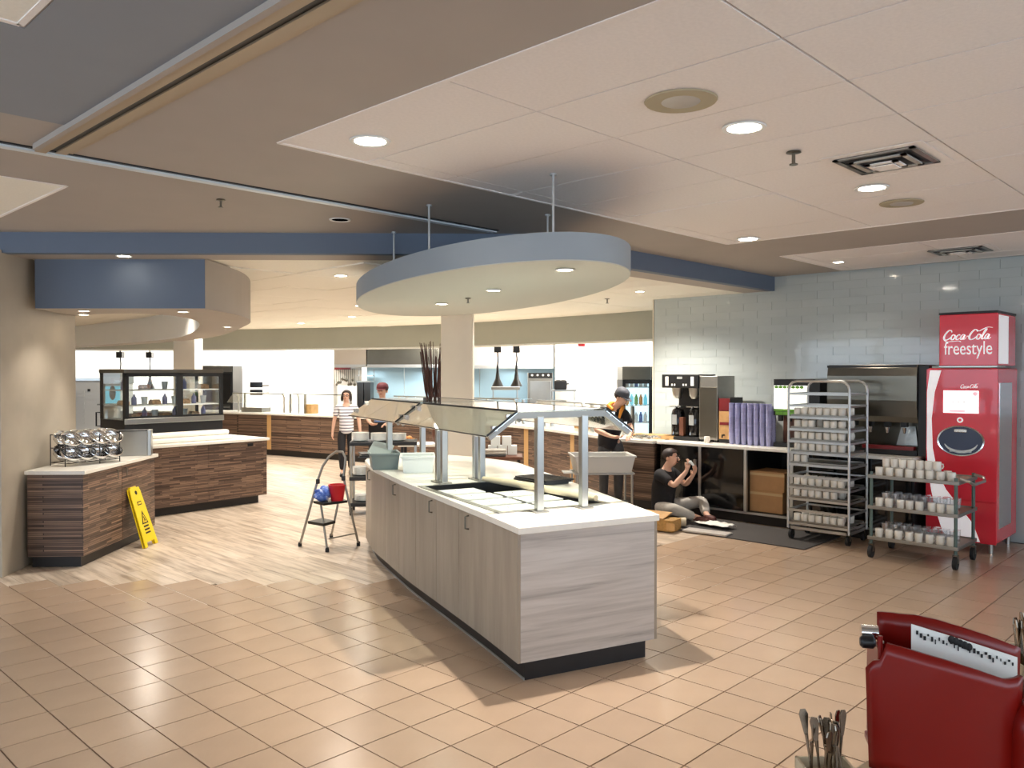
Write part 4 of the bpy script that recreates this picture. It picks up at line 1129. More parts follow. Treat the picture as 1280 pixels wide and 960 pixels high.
for tier, z in enumerate((.036, .176)):
    for k in range(nb):
        for r in range(2):
            o = obj('steel_bowl', bowlm, None); lx_ = .07 + k*(Lr-.14)/(nb-1); ly_ = .055 + .13*r
            o.location = RKO + Vector((math.cos(ang)*lx_-math.sin(ang)*ly_, math.sin(ang)*lx_+math.cos(ang)*ly_, z+.035)); o.rotation_euler = (R(38), 0, ang + R(random.uniform(-8,8)))
            tag(o, 'steel bowl, %s from the pillar, %s row, %s tier of the wire rack' % (('first','second','third','fourth')[k], ('front','rear')[r], ('lower','upper')[tier]), 'bowl', 'steel bowls in the wire rack')
# steel napkin box
p = at(161, 571, .90); t = thing('steel_box', 'plain upright stainless box on the right end of the angled counter', 'box', p + Vector((.05,.06,0)), R0+R(18))
MB().box(-.16,.16,0,.14,.0,.27).build('box_body', 'steel_dull', t, bevel=.004)
MB().box(.16,.20,-.01,.15,0,.28).build('end_post', 'steel', t, bevel=.006)
MB().box(-.17,.165,-.006,.146,.27,.278).build('lid', 'black', t)
# ================================================================ second walnut counter with display case
A2, B2 = ad(178, 10.05), ad(333, 11.4)
d2 = (B2-A2).normalized(); n2 = Vector((-d2.y, d2.x, 0)); a2 = math.atan2(d2.y, d2.x); L2 = (B2-A2).length
c2 = thing('display_counter', 'long walnut counter with white top under the glass display case', 'counter', A2, a2)
MB().box(-.05, L2+.03, -.03, 1.25, .865, .90).build('counter_top', 'quartz', c2, bevel=.004)
MB().box(0, L2/2-.002, 0, .02, .11, .864).build('front_panel', 'walnut', c2); MB().box(L2/2+.002, L2, 0, .02, .11, .864).build('front_panel', 'walnut', c2)
MB().box(L2-.02, L2, .02, 1.2, .11, .864).build('end_panel', 'walnut', c2)
MB().box(.0, L2-.02, .02, 1.2, .11, .864).build('carcass', 'black', c2)
MB().box(.0, L2-.09, .07, 1.15, 0, .11).build('kick_plate', 'black_kick', c2)
MB().box(L2-.30, L2-.22, -.012, 0, .80, .84).build('outlet_plate', 'black', c2)
x0 = .08; x1 = L2-.42
lg = MB().box(x0, x1, .16, .34, .901, .96).build('low_ledge', 'quartz', c2, bevel=.02, seg=3)
lg = MB().box(x0, x1, .24, .36, .96, 1.03).build('upper_ledge', 'quartz', c2, bevel=.03, seg=4)
# display case
dc = thing('display_case', 'black framed glass pastry display case on the walnut counter', 'display case', A2 + d2*(-.02) + n2*.42 + Vector((0,0,.901)), a2)
DW = L2-.40; zg0, zg1 = .30, .90
MB().box(0, DW, 0, .70, 0, zg0).build('base', 'black', dc, bevel=.006)
MB().box(-.01, DW+.01, -.02, .0, zg0-.05, zg0+.02).build('front_sill', 'steel', dc, bevel=.004)
MB().box(-.01, DW+.01, -.01, .71, zg1, zg1+.05).build('top', 'steel_dark', dc, bevel=.006)
def frame(x0, x1, w, nm):
    f = MB()
    for a, b, c_, d in ((x0,x1,zg0,zg0+w),(x0,x1,zg1-w,zg1),(x0,x0+w,zg0,zg1),(x1-w,x1,zg0,zg1)): f.box(a,b,-.012,.02,c_,d)
    return f.build(nm, 'black', dc)
xm = DW*.535
for a_, b_ in ((0, xm), (xm, DW)):
    fr = frame(a_, b_, .045, 'door_frame'); MB().box(a_+.045, b_-.045, 0, .006, zg0+.045, zg1-.045).build('door_pane', 'glass_clear', fr)
for x in (0, DW-.02): MB().box(x, x+.02, .02, .06, zg0, zg1).box(x, x+.02, .64, .70, zg0, zg1).build('corner_post', 'black', dc)
for x in (.004, DW-.01): MB().box(x, x+.006, .06, .64, zg0, zg1).build('side_pane', 'glass_clear', dc)
MB().box(.02, DW-.02, .66, .67, zg0, zg1).build('rear_pane', 'glass_clear', dc)
sh_ = (.305, .47, .67)
for z in sh_[1:]:
    MB().box(.03, DW-.03, .05, .64, z, z+.012).build('shelf', 'white_paint', dc)
for li, z in enumerate(sh_):
    for k in range(9):
        x = .12 + k*(DW-.24)/8; kind = (k + li) % 3
        if li == 2 and k % 2: continue
        nm, mt_, cat = (('wrapped_cup','bin_white','cup'), ('snack_tub','food_mix','tub'), ('bottle','cup_purple','bottle'))[kind]
        o = MB()
        if kind == 0: o.lathe([(.03,0),(.042,.10),(.044,.105),(0,.108)], 12)
        elif kind == 1: o.box(-.06,.06,-.05,.05,0,.05).box(-.05,.05,-.04,.04,.05,.065)
        else: o.lathe([(.03,0),(.032,.01),(.032,.09),(.012,.12),(.012,.14),(0,.14)], 12)
        o = o.build(nm, mt_, smooth=(kind != 1))
        o.location = A2 + d2*(x-.02) + n2*(.42+.30) + Vector((0,0,.901+z+(.012 if li else .001)))
        o.rotation_euler = (0,0,a2)
        tag(o, '%s, %s from left on the %s level of the display case' % (('white wrapped cup','small tub of mixed food','small lavender bottle')[kind], ('first','second','third','fourth','fifth','sixth','seventh','eighth','last')[k], ('lowest','middle','upper')[li]), cat, 'items in the display case')
# yellow floor sign leaning on the angled counter
ps = at(189, 682, 0)
sg_ = thing('wet_floor_sign', 'yellow folded wet floor sign leaning against the angled walnut counter', 'sign', ps, R(44.2))
# board in its own plane: x across, s along; then tilted
def tilt(mb, a=R(17)):
    mt_ = Matrix.Rotation(-a, 4, 'X'); mb.v = [tuple(mt_ @ Vector(p)) for p in mb.v]; return mb
def board(y0, y1):
    o = [(-.15,0),(-.09,0),(-.085,.05),(.085,.05),(.09,0),(.15,0),(.115,.58),(.10,.63),(-.10,.63),(-.115,.58)]
    n = len(o); m = MB(); m.add([(x,y0,z) for x,z in o]+[(x,y1,z) for x,z in o], [tuple(range(n)), tuple(range(n,2*n))[::-1]]+[(i,n+i,n+(i+1)%n,(i+1)%n) for i in range(n)]); return m
s1 = tilt(board(-.012, .0)).build('front_leaf', 'yellow', sg_, bevel=.003, fix=True)
tilt(board(.012, .024)).build('rear_leaf', 'yellow', sg_, bevel=.003, fix=True)
tilt(MB().lathe([(.022,-.002),(.022,.002)], 14, m=Matrix.Translation((0,-.013,.575)) @ Matrix.Rotation(R(90),4,'X'))).build('hand_hole', 'ink', s1)
def flat(pts, nm, parent=s1, mat='ink', y=-.0145):
    n = len(pts); m = MB(); m.add([(x,y,z) for x,z in pts]+[(x,y+.002,z) for x,z in pts], [tuple(range(n)), tuple(range(n,2*n))[::-1]]+[(i,n+i,n+(i+1)%n,(i+1)%n) for i in range(n)]); return tilt(m).build(nm, mat, parent, fix=True)
flat([(-.04,.44),(.05,.44),(.05,.48),(-.04,.48)], 'emblem_plate'); flat([(-.03,.45),(.04,.45),(.04,.47),(-.03,.47)], 'emblem_mark', y=-.016, mat='yellow')
flat([(-.07,.24),(.07,.24),(0,.38)], 'warning_triangle'); flat([(-.045,.253),(.045,.253),(0,.345)], 'triangle_field', y=-.016, mat='yellow')
flat([(-.02,.26),(.0,.28),(.015,.26),(.02,.27),(.005,.30),(-.005,.32),(-.015,.31),(-.005,.29)], 'slipping_figure', y=-.0175)
for k in range(3): flat([(-.055,.205-.035*k),(.055,.205-.035*k),(.055,.222-.035*k),(-.055,.222-.035*k)], 'lettering_line')
tilt(MB().box(-.06,.06,-.002,.026,.63,.645)).build('hinge', 'yellow', sg_)
# machines on the back counter behind the bowls
bcn = thing('back_counter', 'walnut back counter behind the pillar carrying drink machines', 'counter', ad(60, 12.2), R0)
wbc = 1.5
MB().box(0, wbc, 0, .8, .12, .865).build('body', 'walnut', bcn); MB().box(-.02, wbc+.02, -.02, .82, .865, .90).build('counter_top', 'quartz', bcn); MB().box(.02, wbc-.02, .05, .8, 0, .12).build('kick_plate', 'black_kick', bcn)
p = ad(84, 12.4, .901); t = thing('ice_machine', 'grey slatted countertop ice machine beside the pillar', 'machine', p, R0)
MB().box(0,.52,0,.5,0,zv(476,12.4)-.90).build('cabinet', 'vent_grey', t, bevel=.008)
for k in range(9): MB().box(.02,.26,-.008,0,.12+.06*k,.155+.06*k).build('vent_slat', 'vent_grey', t)
MB().box(.31,.35,-.006,0,.62,.66).build('badge', 'ink', t)
MB().box(-.01,.53,-.01,.51,zv(476,12.4)-.90,zv(473,12.4)-.90).build('top', 'steel', t)
p = ad(129, 12.35, .901); t = thing('juice_machine', 'white juice machine with a pale blue lit front', 'machine', p, R0)
MB().box(0,.24,.05,.45,0,zv(480,12.35)-.90).build('cabinet', 'bin_white', t, bevel=.008)
MB().box(.01,.23,.04,.05,.42,zv(483,12.35)-.90).build('lit_front', 'teal_label', t)
MB().ball((.12,.04,.60),.05,.01,.11,12,8).build('front_picture', 'ink', t)
MB().box(-.01,.25,.02,.46,zv(480,12.35)-.90,zv(466,12.35)-.90).build('head', 'aluminium', t, bevel=.005)
p = ad(140, 11.75, .901)
t = thing('coffee_urn', 'stainless coffee urn with a handle behind the steel bowls', 'urn', ad(137, 12.2-.15, .901), R0)
MB().lathe([(.10,0),(.11,.02),(.11,.36),(.09,.40),(.03,.43),(0,.43)], 20).build('urn_body', 'steel', t, smooth=True)
MB().tube([(-.11,0,.32),(-.20,0,.32),(-.20,0,.12),(-.11,0,.12)], .012).build('handle', 'black', t, smooth=True)
MB().box(-.14,.10,-.1,.1,.43,.45).build('lid', 'steel_dark', t, bevel=.004)
# ================================================================ step ladder
Lp = [at(375, 683), at(448, 682), at(409, 690), at(414, 672)]
lc = (Lp[0]+Lp[1]+Lp[2]+Lp[3])/4
ldr = thing('step_stool', 'folding two-step stool with a tall hoop handle left of the island', 'step stool', lc, R0+R(-8))
def ll(p): 
    q = Matrix.Rotation(-(R0+R(-8)), 3, 'Z') @ (p-lc); return (q.x, q.y, q.z)
# front frame: hoop; rear frame: legs
fw_ = .30
FL, FR = ll(Lp[0]), ll(Lp[2]); BL, BR = ll(Lp[3]), ll(Lp[1])
hx = [Vector((-.22,-.03,.60)), Vector((.18,.12,.66))]
dpx = 8.4/F
def lpx(u, v, d=8.4): return ll(ad(u, d, zv(v, d)))
hoop_ = [lpx(376,680,8.45), lpx(384,646), lpx(392,617), lpx(397,600), lpx(403,583), lpx(411,571), lpx(420,564.5), lpx(428,565), lpx(431.5,572), lpx(431,582), lpx(429,597)]
hoop_[0] = (FL[0], FL[1], .02)
MB().tube(hoop_, .013, 8).build('hoop_frame', 'steel_dull', ldr, smooth=True)
MB().tube([lpx(429,597), lpx(434,620), lpx(441,652), (BR[0],BR[1],.02)], .012, 8).build('rear_leg', 'steel_dull', ldr, smooth=True)
MB().tube([lpx(399,620,8.35), lpx(404,655,8.3), (FR[0],FR[1],.02)], .012, 8).build('front_leg', 'steel_dull', ldr, smooth=True)
MB().tube([lpx(423,624,8.55), lpx(418,650,8.55), (BL[0],BL[1],.02)], .012, 8).build('rear_leg', 'steel_dull', ldr, smooth=True)
for q in (FL, FR, BL, BR): MB().lathe([(.02,0),(.02,.03),(.014,.045)], 10, (q[0],q[1],0)).build('foot', 'black_rubber', ldr)
z1_ = zv(626, 8.4)
cs = [lpx(391,626,8.38), lpx(404,629,8.22), lpx(434,623,8.42), lpx(425,621,8.62)]
MB().prism([(c[0],c[1]) for c in cs], z1_-.025, z1_).build('step', 'black', ldr, bevel=.004)
z2_ = zv(652, 8.4); cs2 = [lpx(384,652,8.42), lpx(404,655,8.27), lpx(419,648,8.45), lpx(402,648,8.6)]
MB().prism([(c[0],c[1]) for c in cs2], z2_-.03, z2_).build('step', 'black', ldr, bevel=.004)
MB().tube([(FR[0]+.01,FR[1]+.02,.13), (BR[0]-.02,BR[1],.13)], .007, 6).build('brace', 'steel_dull', ldr)
for q in (lpx(397,602), lpx(429,598)): MB().cbox(q, .035, .035, .05).build('hinge', 'black', ldr, bevel=.006)
WM = Matrix.Translation(lc) @ Matrix.Rotation(R0+R(-8), 4, 'Z')
q = WM @ Vector(((cs[0][0]*.3+cs[2][0]*.7), (cs[0][1]*.3+cs[2][1]*.7), z1_+.001))
t = thing('red_bucket', 'small red plastic bucket on the top step of the stool', 'bucket', q, R0)
MB().lathe([(.062,0),(.085,.145),(.092,.155),(.092,.165),(.082,.165),(.058,.01),(0,.008)], 20).build('bucket_body', 'bucket_red', t, smooth=True)
MB().tube([(-.088,0,.14),(-.06,-.05,.11),(0,-.07,.10),(.06,-.05,.11),(.088,0,.14)], .004, 6).build('bail_handle', 'bucket_red', t)
q = WM @ Vector(((cs[0][0]*.72+cs[1][0]*.28)+.06, (cs[0][1]*.72+cs[1][1]*.28)+.03, z1_+.001))
b = MB().ball((0,0,.065), .095, .06, .075, 16, 10)
b.v = [(x*(1+.22*math.sin(7*z*14+x*40)), y*(1+.2*math.sin(x*60+z*50)), max(0, z*(1+.16*math.sin(x*55+y*45)))) for x, y, z in b.v]
o = b.build('rag_bundle', 'rag', smooth=True); o.location = q; tag(o, 'blue and white rag bundle beside the red bucket on the stool', 'rag')
# black utility cart behind the island's left end
p = ad(436, 10.3); uc = thing('utility_cart', 'black three-shelf utility cart stacked with white dishware behind the island', 'cart', p, R0+R(6))
UW, UD = .85, .45
for x in (.02, UW-.02):
    for y in (.02, UD-.02):
        MB().tube([(x,y,.10),(x,y,.93)], .018).build('post', 'steel', uc, smooth=True); caster(uc, x, y, .05)
for z in (.16, .49, .93): MB().box(0,UW,0,UD,z-.05,z).build('shelf', 'black', uc, bevel=.008)
platem = MB().lathe([(0,.002),(.06,.0),(.11,.014),(.112,.018),(.06,.007),(0,.007)], 20).mesh('plate'); platem.materials.append(M['pan_white'])
for p_ in platem.polygons: p_.use_smooth = True
UM = Matrix.Translation(p) @ Matrix.Rotation(R0+R(6), 4, 'Z')
for s_, (x, y, n, z) in enumerate(((.13,.16,12,.931), (.37,.16,11,.931), (.60,.18,10,.931), (.14,.2,12,.491), (.40,.2,9,.491), (.16,.2,8,.161))):
    for k in range(n):
        o = obj('plate', platem, None); o.location = UM @ Vector((x, y, z+.0085*k)); 
        tag(o, 'white plate in the %s stack on the %s shelf of the black utility cart' % (('left','middle','right','left','right','only')[s_], 'top' if z > .9 else 'middle' if z > .4 else 'bottom'), 'plate', 'white plates on the utility cart')
# ================================================================ servery counter and kitchen
SV = smoothline([(8.95,6.03),(8.96,6.55),(9.38,7.65),(9.92,9.2),(10.05,11.0),(9.85,13.0),(9.5,15.0),(9.0,17.0),(8.0,19.2),(6.6,20.6)], 8)
sv = thing('servery_counter', 'long curved walnut servery counter with white top across the back', 'counter')
TOPL = offset(SV, .04)[::-1]
def band(line, d0, d1, z0, z1, name, mat, parent):
    a = offset(line, d0); b = offset(line, d1); m = MB()
    for i in range(len(line)-1): m.prism([a[i], a[i+1], b[i+1], b[i]], z0, z1)
    return m.build(name, mat, parent)
band(SV, .05, -.85, .885, .92, 'counter_top', 'quartz', sv)
band(SV, -.07, -.80, 0, .13, 'kick_plate', 'black_kick', sv)
band(SV, -.03, -.80, .13, .884, 'carcass', 'black', sv)
def nearest_frac(u):
    L = [Vector(p) for p in SV]; acc = [0]
    for i in range(1, len(L)): acc.append(acc[-1]+(L[i]-L[i-1]).length)
    best = (1e9, 0)
    for i, q in enumerate(L):
        d = q.x*math.cos(TH)+q.y*math.sin(TH); uu = 640 + F*(q.x*math.sin(TH)-q.y*math.cos(TH))/d
        if abs(uu-u) < best[0]: best = (abs(uu-u), acc[i]/acc[-1])
    return best[1]
# finer curve for cutting
fr = sorted([0.0, 1.0] + [nearest_frac(u) + e for u in (716, 659, 339, 525, 585) for e in ((-.004, .004) if u in (716, 659, 339) else (0,))])
for seg in cut_line(SV, fr):
    ln = (Vector(seg[-1])-Vector(seg[0])).length
    m = MB(); a = offset(seg, .0); b = offset(seg, -.03)
    for i in range(len(seg)-1): m.prism([a[i], a[i+1], b[i+1], b[i]], .13, .884)
    m.build('tan_strip' if ln < .35 else 'walnut_panel', 'tan_panel' if ln < .35 else 'walnut', sv)
e_ = offset(SV, -.80)
MB().wallstrip([SV[0], e_[0]], .012, .13, .884).build('end_panel', 'walnut', sv)
def on_servery(u, back):
    t = nearest_frac(u); L = [Vector(p) for p in SV]; acc = [0]
    for i in range(1, len(L)): acc.append(acc[-1]+(L[i]-L[i-1]).length)
    s = t*acc[-1]; i = min(range(len(L)), key=lambda k: abs(acc[k]-s)); i = min(max(i,1), len(L)-2)
    tg = (L[i+1]-L[i-1]).normalized(); n = Vector((tg.y, -tg.x)); p = L[i] + n*back
    return Vector((p.x, p.y, .921)), math.atan2(-tg.y, -tg.x)
def guard(u, w, label, h=.42):
    p, a = on_servery(u, .30); t = thing('counter_sneeze_guard', label, 'sneeze guard', p, a)
    for x in (-w/2+.08, w/2-.08): MB().tube([(x,0,0),(x,0,h-.08),(x,-.05,h)], .018, 8).build('post', 'steel', t, smooth=True)
    for x in (-w/2+.08, w/2-.08): MB().box(x+.10,x+.14,.05,.09,0,h).build('inner_post', 'steel', t)
    MB().box(-w/2, w/2, -.10, .32, h, h+.012).build('top_pane', 'glass', t)
    MB().plate([(-w/2,-.10,h),(w/2,-.10,h),(w/2,-.28,h-.20),(-w/2,-.28,h-.20)], .008).build('front_pane', 'glass_clear', t)
    MB().bar((-w/2,-.10,h+.004),(w/2,-.10,h+.004), .02).build('rail', 'steel', t)
    return t
guard(318, 1.5, 'glass sneeze guard at the left end of the servery counter')
guard(385, 1.5, 'glass sneeze guard on the servery counter near the standing woman')
guard(515, 1.3, 'glass sneeze guard on the servery counter behind the twig vase')
guard(606, 1.1, 'glass sneeze guard on the servery counter under the black heat lamps')
guard(680, 1.4, 'glass sneeze guard on the servery counter before the steel oven')
guard(735, 1.0, 'glass sneeze guard on the servery counter before the drinks cooler')
def onsv(u, back, mb, name, mat, label, cat, smooth=False, group=None, dz=0):
    p, a = on_servery(u, back); o = mb.build(name, mat, smooth=smooth); o.location = p + Vector((0,0,dz)); o.rotation_euler = (0,0,a)
    return tag(o, label, cat, group)
onsv(369, .5, MB().box(-.12,.12,-.1,.1,0,.20), 'wooden_crate', 'wood_tan', 'tan wooden crate on the servery counter left of the woman', 'crate')
onsv(308, .45, MB().box(-.3,.3,-.15,.15,0,.10), 'steel_food_pan', 'steel_dull', 'steel food pan at the left end of the servery counter', 'pan')
onsv(406, .45, MB().box(-.12,.12,-.12,.12,0,.14), 'steel_caddy', 'steel_dull', 'small steel caddy on the servery counter close to the woman', 'caddy')
onsv(396, .55, MB().lathe([(.05,0),(.06,.12),(.02,.13),(0,.13)],12), 'sauce_pot', 'black', 'small dark pot on the servery counter beside the steel caddy', 'pot', True)
onsv(690, .55, MB().box(-.14,.14,-.1,.1,0,.16), 'tan_container', 'wood_tan', 'tan container under the sneeze guard before the oven', 'container')
onsv(706, .5, MB().lathe([(.07,0),(.08,.16),(0,.165)],14), 'clear_canister', 'bin_white', 'white canister on the servery counter right of the tan container', 'canister', True)
onsv(722, .55, MB().lathe([(.05,0),(.06,.14),(0,.145)],14), 'clear_canister', 'bin_white', 'smaller white canister on the servery counter before the white wall', 'canister', True)
p, a = on_servery(803, .36)
# cut of light wood on the near end of the counter, and folded cloth
onsv(806, .40, MB().box(-.35,.35,-.12,.12,0,.05), 'cutting_board', 'wood_tan', 'thick wooden cutting board at the near end of the servery counter', 'board')
o = MB(); gx, gy = 9, 6; vs = [(-.2+.4*i/8, -.13+.26*j/5, .01+.05*random.random()) for i in range(gx) for j in range(gy)]
o.add(vs, [(i*gy+j,(i+1)*gy+j,(i+1)*gy+j+1,i*gy+j+1) for i in range(gx-1) for j in range(gy-1)])
o = onsv(800, .12, o, 'crumpled_wrap', 'plastic_clear', 'crumpled clear plastic wrap at the near end of the servery counter', 'wrap', True); o.modifiers.new('t','SOLIDIFY').thickness = .003
# kitchen back line
def kbox(u0, u1, d, v0, v1, depth, name, mat, parent=None, base=None, rot=R0):
    """box spanning pixel columns u0..u1 and rows v0..v1 at depth d"""
    z1 = zv(v0, d); z0 = base if base is not None else zv(v1, d)
    a = ad(u0, d); w = (u1-u0)/F*d
    m = MB().box(0, w, 0, depth, 0, z1-z0)
    o = m.build(name, mat, parent, bevel=.006); o.location = (a.x, a.y, z0); o.rotation_euler = (0,0,rot); return o
def kthing(name, label, cat, u, d, z=0, group=None): return thing(name, label, cat, ad(u, d, z), R0, group)
# hood
for u0, u1, v0, v1, mat, lab in ((418, 458, 436, 458, 'aluminium', 'pale left section of the kitchen extraction hood'), (459, 590, 436, 458, 'steel_dark', 'dark middle section of the kitchen extraction hood'), (591, 692, 434, 459, 'aluminium', 'pale right section of the kitchen extraction hood behind the heat lamps')):
    d = 20.9 if u0 < 590 else 18.6; t = kthing('extraction_hood', lab, 'hood', u0, d, 0, 'kitchen hood sections'); w = (u1-u0)/F*d-.01
    MB().box(0, w, 0, 1.2, zv(v1,d), ZL-.02).build('canopy', mat if mat != 'aluminium' else 'taupe', t)
    MB().box(0, w, -.02, 0, zv(v1,d)-.03, zv(v1,d)+.05).build('front_lip', 'aluminium', t)
t = kthing('steel_backsplash', 'blue-lit stainless backsplash behind the cook line', 'backsplash', 458, 21.3)
plain('steel_blue_lit', (168,196,208), .35, .4)  # bluish kitchen light put into the colour of the steel
w = (694-458)/F*21.3
for k in range(5): MB().box(w*k/5+.006, w*(k+1)/5-.006, 0, .05, .9, 1.95).build('steel_sheet', 'steel_blue_lit', t)
for u in (452, 520, 640): 
    p = ad(u, 20.3, 1.86); lamp('AREA', 'hood_light', p, 26, (.85,.95,1.0), .6, size_y=.2)
t = kthing('cook_line', 'stainless range line under the kitchen hood', 'range', 468, 19.4)
w = (655-468)/F*19.4
for k in range(4):
    s_ = MB().box(w*k/4+.01, w*(k+1)/4-.01, 0, .8, .1, .92).build('range_unit', 'steel_dull', t, bevel=.006); MB().box(w*k/4+.1, w*(k+1)/4-.1, -.03, -.01, .72, .75).build('oven_handle', 'steel', s_)
MB().box(0, w, .05, .8, 0, .1).build('kick_plate', 'black_kick', t)
# combi oven
t = kthing('combi_oven', 'tall stainless oven with a black knob strip at the right of the hood', 'oven', 660, 18.0)
w = 31/F*18.0
MB().box(0,w,0,.7,.15,zv(466,18.0)).build('cabinet', 'steel_dull', t, bevel=.01)
kn = MB().box(.01,w-.01,-.02,0,zv(472.5,18),zv(466,18)).build('control_strip', 'black', t)
for k in range(4): MB().lathe([(.022,-.012),(.022,.012)],10,m=Matrix.Translation((.09+.12*k,-.03,zv(469,18))) @ Matrix.Rotation(R(90),4,'X')).build('knob', 'paper', kn)
MB().box(.04,w-.04,-.015,0,.6,zv(476,18)).build('oven_door', 'steel', t, bevel=.01)
MB().box(.06,w-.06,0,.7,0,.15).build('base', 'black', t)
t = kthing('toaster', 'black toaster on a shelf beside the steel oven', 'toaster', 693, 16.6, zv(487,16.6))
MB().box(0,.26,0,.2,0,.19).build('body', 'black', t, bevel=.03, seg=3); MB().box(.04,.12,.06,.1,.19,.2).box(.15,.23,.06,.1,.19,.2).build('slot_rim', 'steel_dark', t); MB().box(.265,.30,.08,.12,.1,.13).build('lever', 'black', t)
MB().box(-.05,.45,0,.3,-.04,-.001).build('shelf', 'steel', t)
for x in (-.03,.42): MB().tube([(x,.15,-zv(487,16.6)),(x,.15,-.04)], .015).build('shelf_leg', 'steel', t)
# utensil shelf by the doorway
t = kthing('utensil_rail', 'wall rail of hanging ladles and whisks in the kitchen doorway', 'rail', 418, 21.5)
w = 33/F*21.5
MB().box(0,w,.1,.13,zv(482,21.5),zv(459,21.5)).build('board', 'white_paint', t); MB().bar((0,.06,zv(461,21.5)),(w,.06,zv(461,21.5)), .03).build('rail', 'steel', t)
MB().box(0, w*.6, 0, .1, zv(462,21.5), zv(459.2,21.5)).build('red_rail_cap', 'dark_red', t)
for k in range(10):
    x = .05 + k*(w-.22)/9; L_ = random.uniform(.22,.40); z = zv(461,21.5)
    s_ = thing('ladle', '%s hanging utensil from the left on the kitchen rail' % ('first','second','third','fourth','fifth','sixth','seventh','eighth','ninth','tenth')[k], 'utensil', ad(418,21.5) + Matrix.Rotation(R0,3,'Z') @ Vector((x,.03,z)), R0, 'utensils on the kitchen rail')
    MB().tube([(0,0,0),(0,0,-L_)], .008, 6).build('handle', 'steel_dark', s_); MB().ball((0,0,-L_-.03), .04 if k % 2 else .03, .02, .045, 10, 8).build('bowl', 'steel_dark', s_)
t = kthing('oven_rack', 'dark glazed oven stack left of the man in the cap', 'oven', 446, 20.6)
for k in range(2):
    MB().box(.0+.18*k,.16+.18*k,0,.5,.1,zv(478,20.6)).build('oven_unit', 'black', t, bevel=.005)
MB().box(-.02,.36,-.01,.52,zv(478,20.6),zv(476,20.6)).build('top_shelf', 'steel', t); MB().box(0,.34,.02,.5,0,.1).build('base', 'steel_dark', t)
t = kthing('wire_shelf', 'steel wire shelf over the dark oven stack', 'shelf', 446, 20.7, zv(470,20.7))
MB().box(0,.4,0,.3,0,.015).build('deck', 'steel', t)
for x in (0,.39): MB().tube([(x,.28,-.12),(x,.28,.18)], .01).build('upright', 'steel', t)
# menu monitors on the back wall
for k, (u0,u1,v0,v1) in enumerate(((312,328,477.5,484.5),(312,328,487,494))):
    d = 21.0; t = kthing('wall_screen', ('upper','lower')[k]+' small black screen on the white back wall', 'screen', u0, d, zv(v1,d), 'black screens on the back wall'); w = (u1-u0)/F*d
    MB().box(0,w,0,.05,0,(v1-v0)/F*d).build('case', 'black', t, bevel=.015); MB().box(.02,w-.02,-.004,0,.02,(v1-v0)/F*d-.02).build('glass_front', 'black_gloss', t)
    MB().box(w*.3,w*.7,.05,.9,.02,.06).build('wall_arm', 'black', t)
# dark fridge, left
t = kthing('dark_fridge', 'tall dark refrigerator behind the display case', 'refrigerator', 246, 20.6)
w = 45/F*20.6
MB().box(0,w,0,.75,.1,zv(457,20.6)).build('cabinet', 'black', t, bevel=.01)
MB().box(.02,w-.02,-.02,0,zv(465,20.6),zv(458,20.6)).build('header', 'steel_dark', t); d_ = MB().box(.06,w-.06,-.02,0,.2,zv(467,20.6)).build('door_glass', 'black_gloss', t); MB().box(.06,.09,-.05,-.02,.9,1.4).build('door_handle', 'steel', t)
MB().box(.04,w-.04,.02,.7,0,.1).build('base', 'black', t)
# glass drinks cooler, right
t = kthing('drinks_cooler', 'two-door glass drinks cooler lit inside beside the tiled wall', 'cooler', 778, 13.3)
w = 74/F*13.3; ZK = zv(458,13.3)
MB().box(0,w,.02,.70,.1,.16).box(0,w,.66,.70,.16,ZK-.22).box(0,.03,.02,.66,.16,ZK-.22).box(w-.03,w,.02,.66,.16,ZK-.22).build('cabinet', 'black', t)
MB().box(.03,w-.03,.64,.655,.16,ZK-.22).build('light_panel', 'cooler_light', t)
MB().box(0,w*.48,0,.70,ZK-.22,ZK).build('header', 'steel_dark', t, bevel=.006); MB().box(w*.48+.006,w,0,.70,ZK-.22,ZK).build('header', 'steel_dark', t, bevel=.006)
for k in range(2):
    a_ = w*k/2; f = MB()
    for x0_,x1_,z0_,z1_ in ((a_,a_+w/2,.16,.22),(a_,a_+w/2,ZK-.28,ZK-.22),(a_,a_+.05,.16,ZK-.22),(a_+w/2-.05,a_+w/2,.16,ZK-.22)): f.box(x0_,x1_,-.02,.02,z0_,z1_)
    f = f.build('door_frame', 'black', t); MB().box(a_+.05,a_+w/2-.05,-.004,.004,.22,ZK-.28).build('door_pane', 'glass_clear', f)
MB().box(.06,w-.06,.02,.7,0,.1).build('base', 'black', t)
KO = ad(778,13.3)
for s_ in range(5):
    z = .40+.29*s_; MB().box(.03,w-.03,.08,.60,z,z+.012).build('shelf', 'white_paint', t)
    for k in range(6):
        if z < .7: continue
        mt_ = ('bin_white','green','blue_cloth','orange','bin_white','teal_label')[(k*2+s_) % 6]
        o = MB().lathe([(.032,0),(.032,.11),(.014,.15),(.014,.17),(0,.17)],10).build('drink_bottle', mt_, smooth=True); o.location = KO + Matrix.Rotation(R0,3,'Z') @ Vector((.10+k*.075+(.06 if k > 4 else 0),.16,z+.0125))
        tag(o, 'drink bottle, %s from left on the %s shelf of the lit drinks cooler' % (('first','second','third','fourth','fifth','sixth')[k], ('lowest','lower','middle','fourth','top')[s_]), 'bottle', 'bottles in the drinks cooler')
# red alarm on the wall
t = kthing('alarm_light', 'small red alarm fitting high on the white kitchen wall', 'alarm', 727, 15.6, zv(433,15.6))
MB().lathe([(.06,0),(.07,.03),(.07,.06)],14).build('dome', 'bucket_red', t, smooth=True); MB().box(-.02,.02,-.02,.02,.06,.5).build('stem', 'white_paint', t)
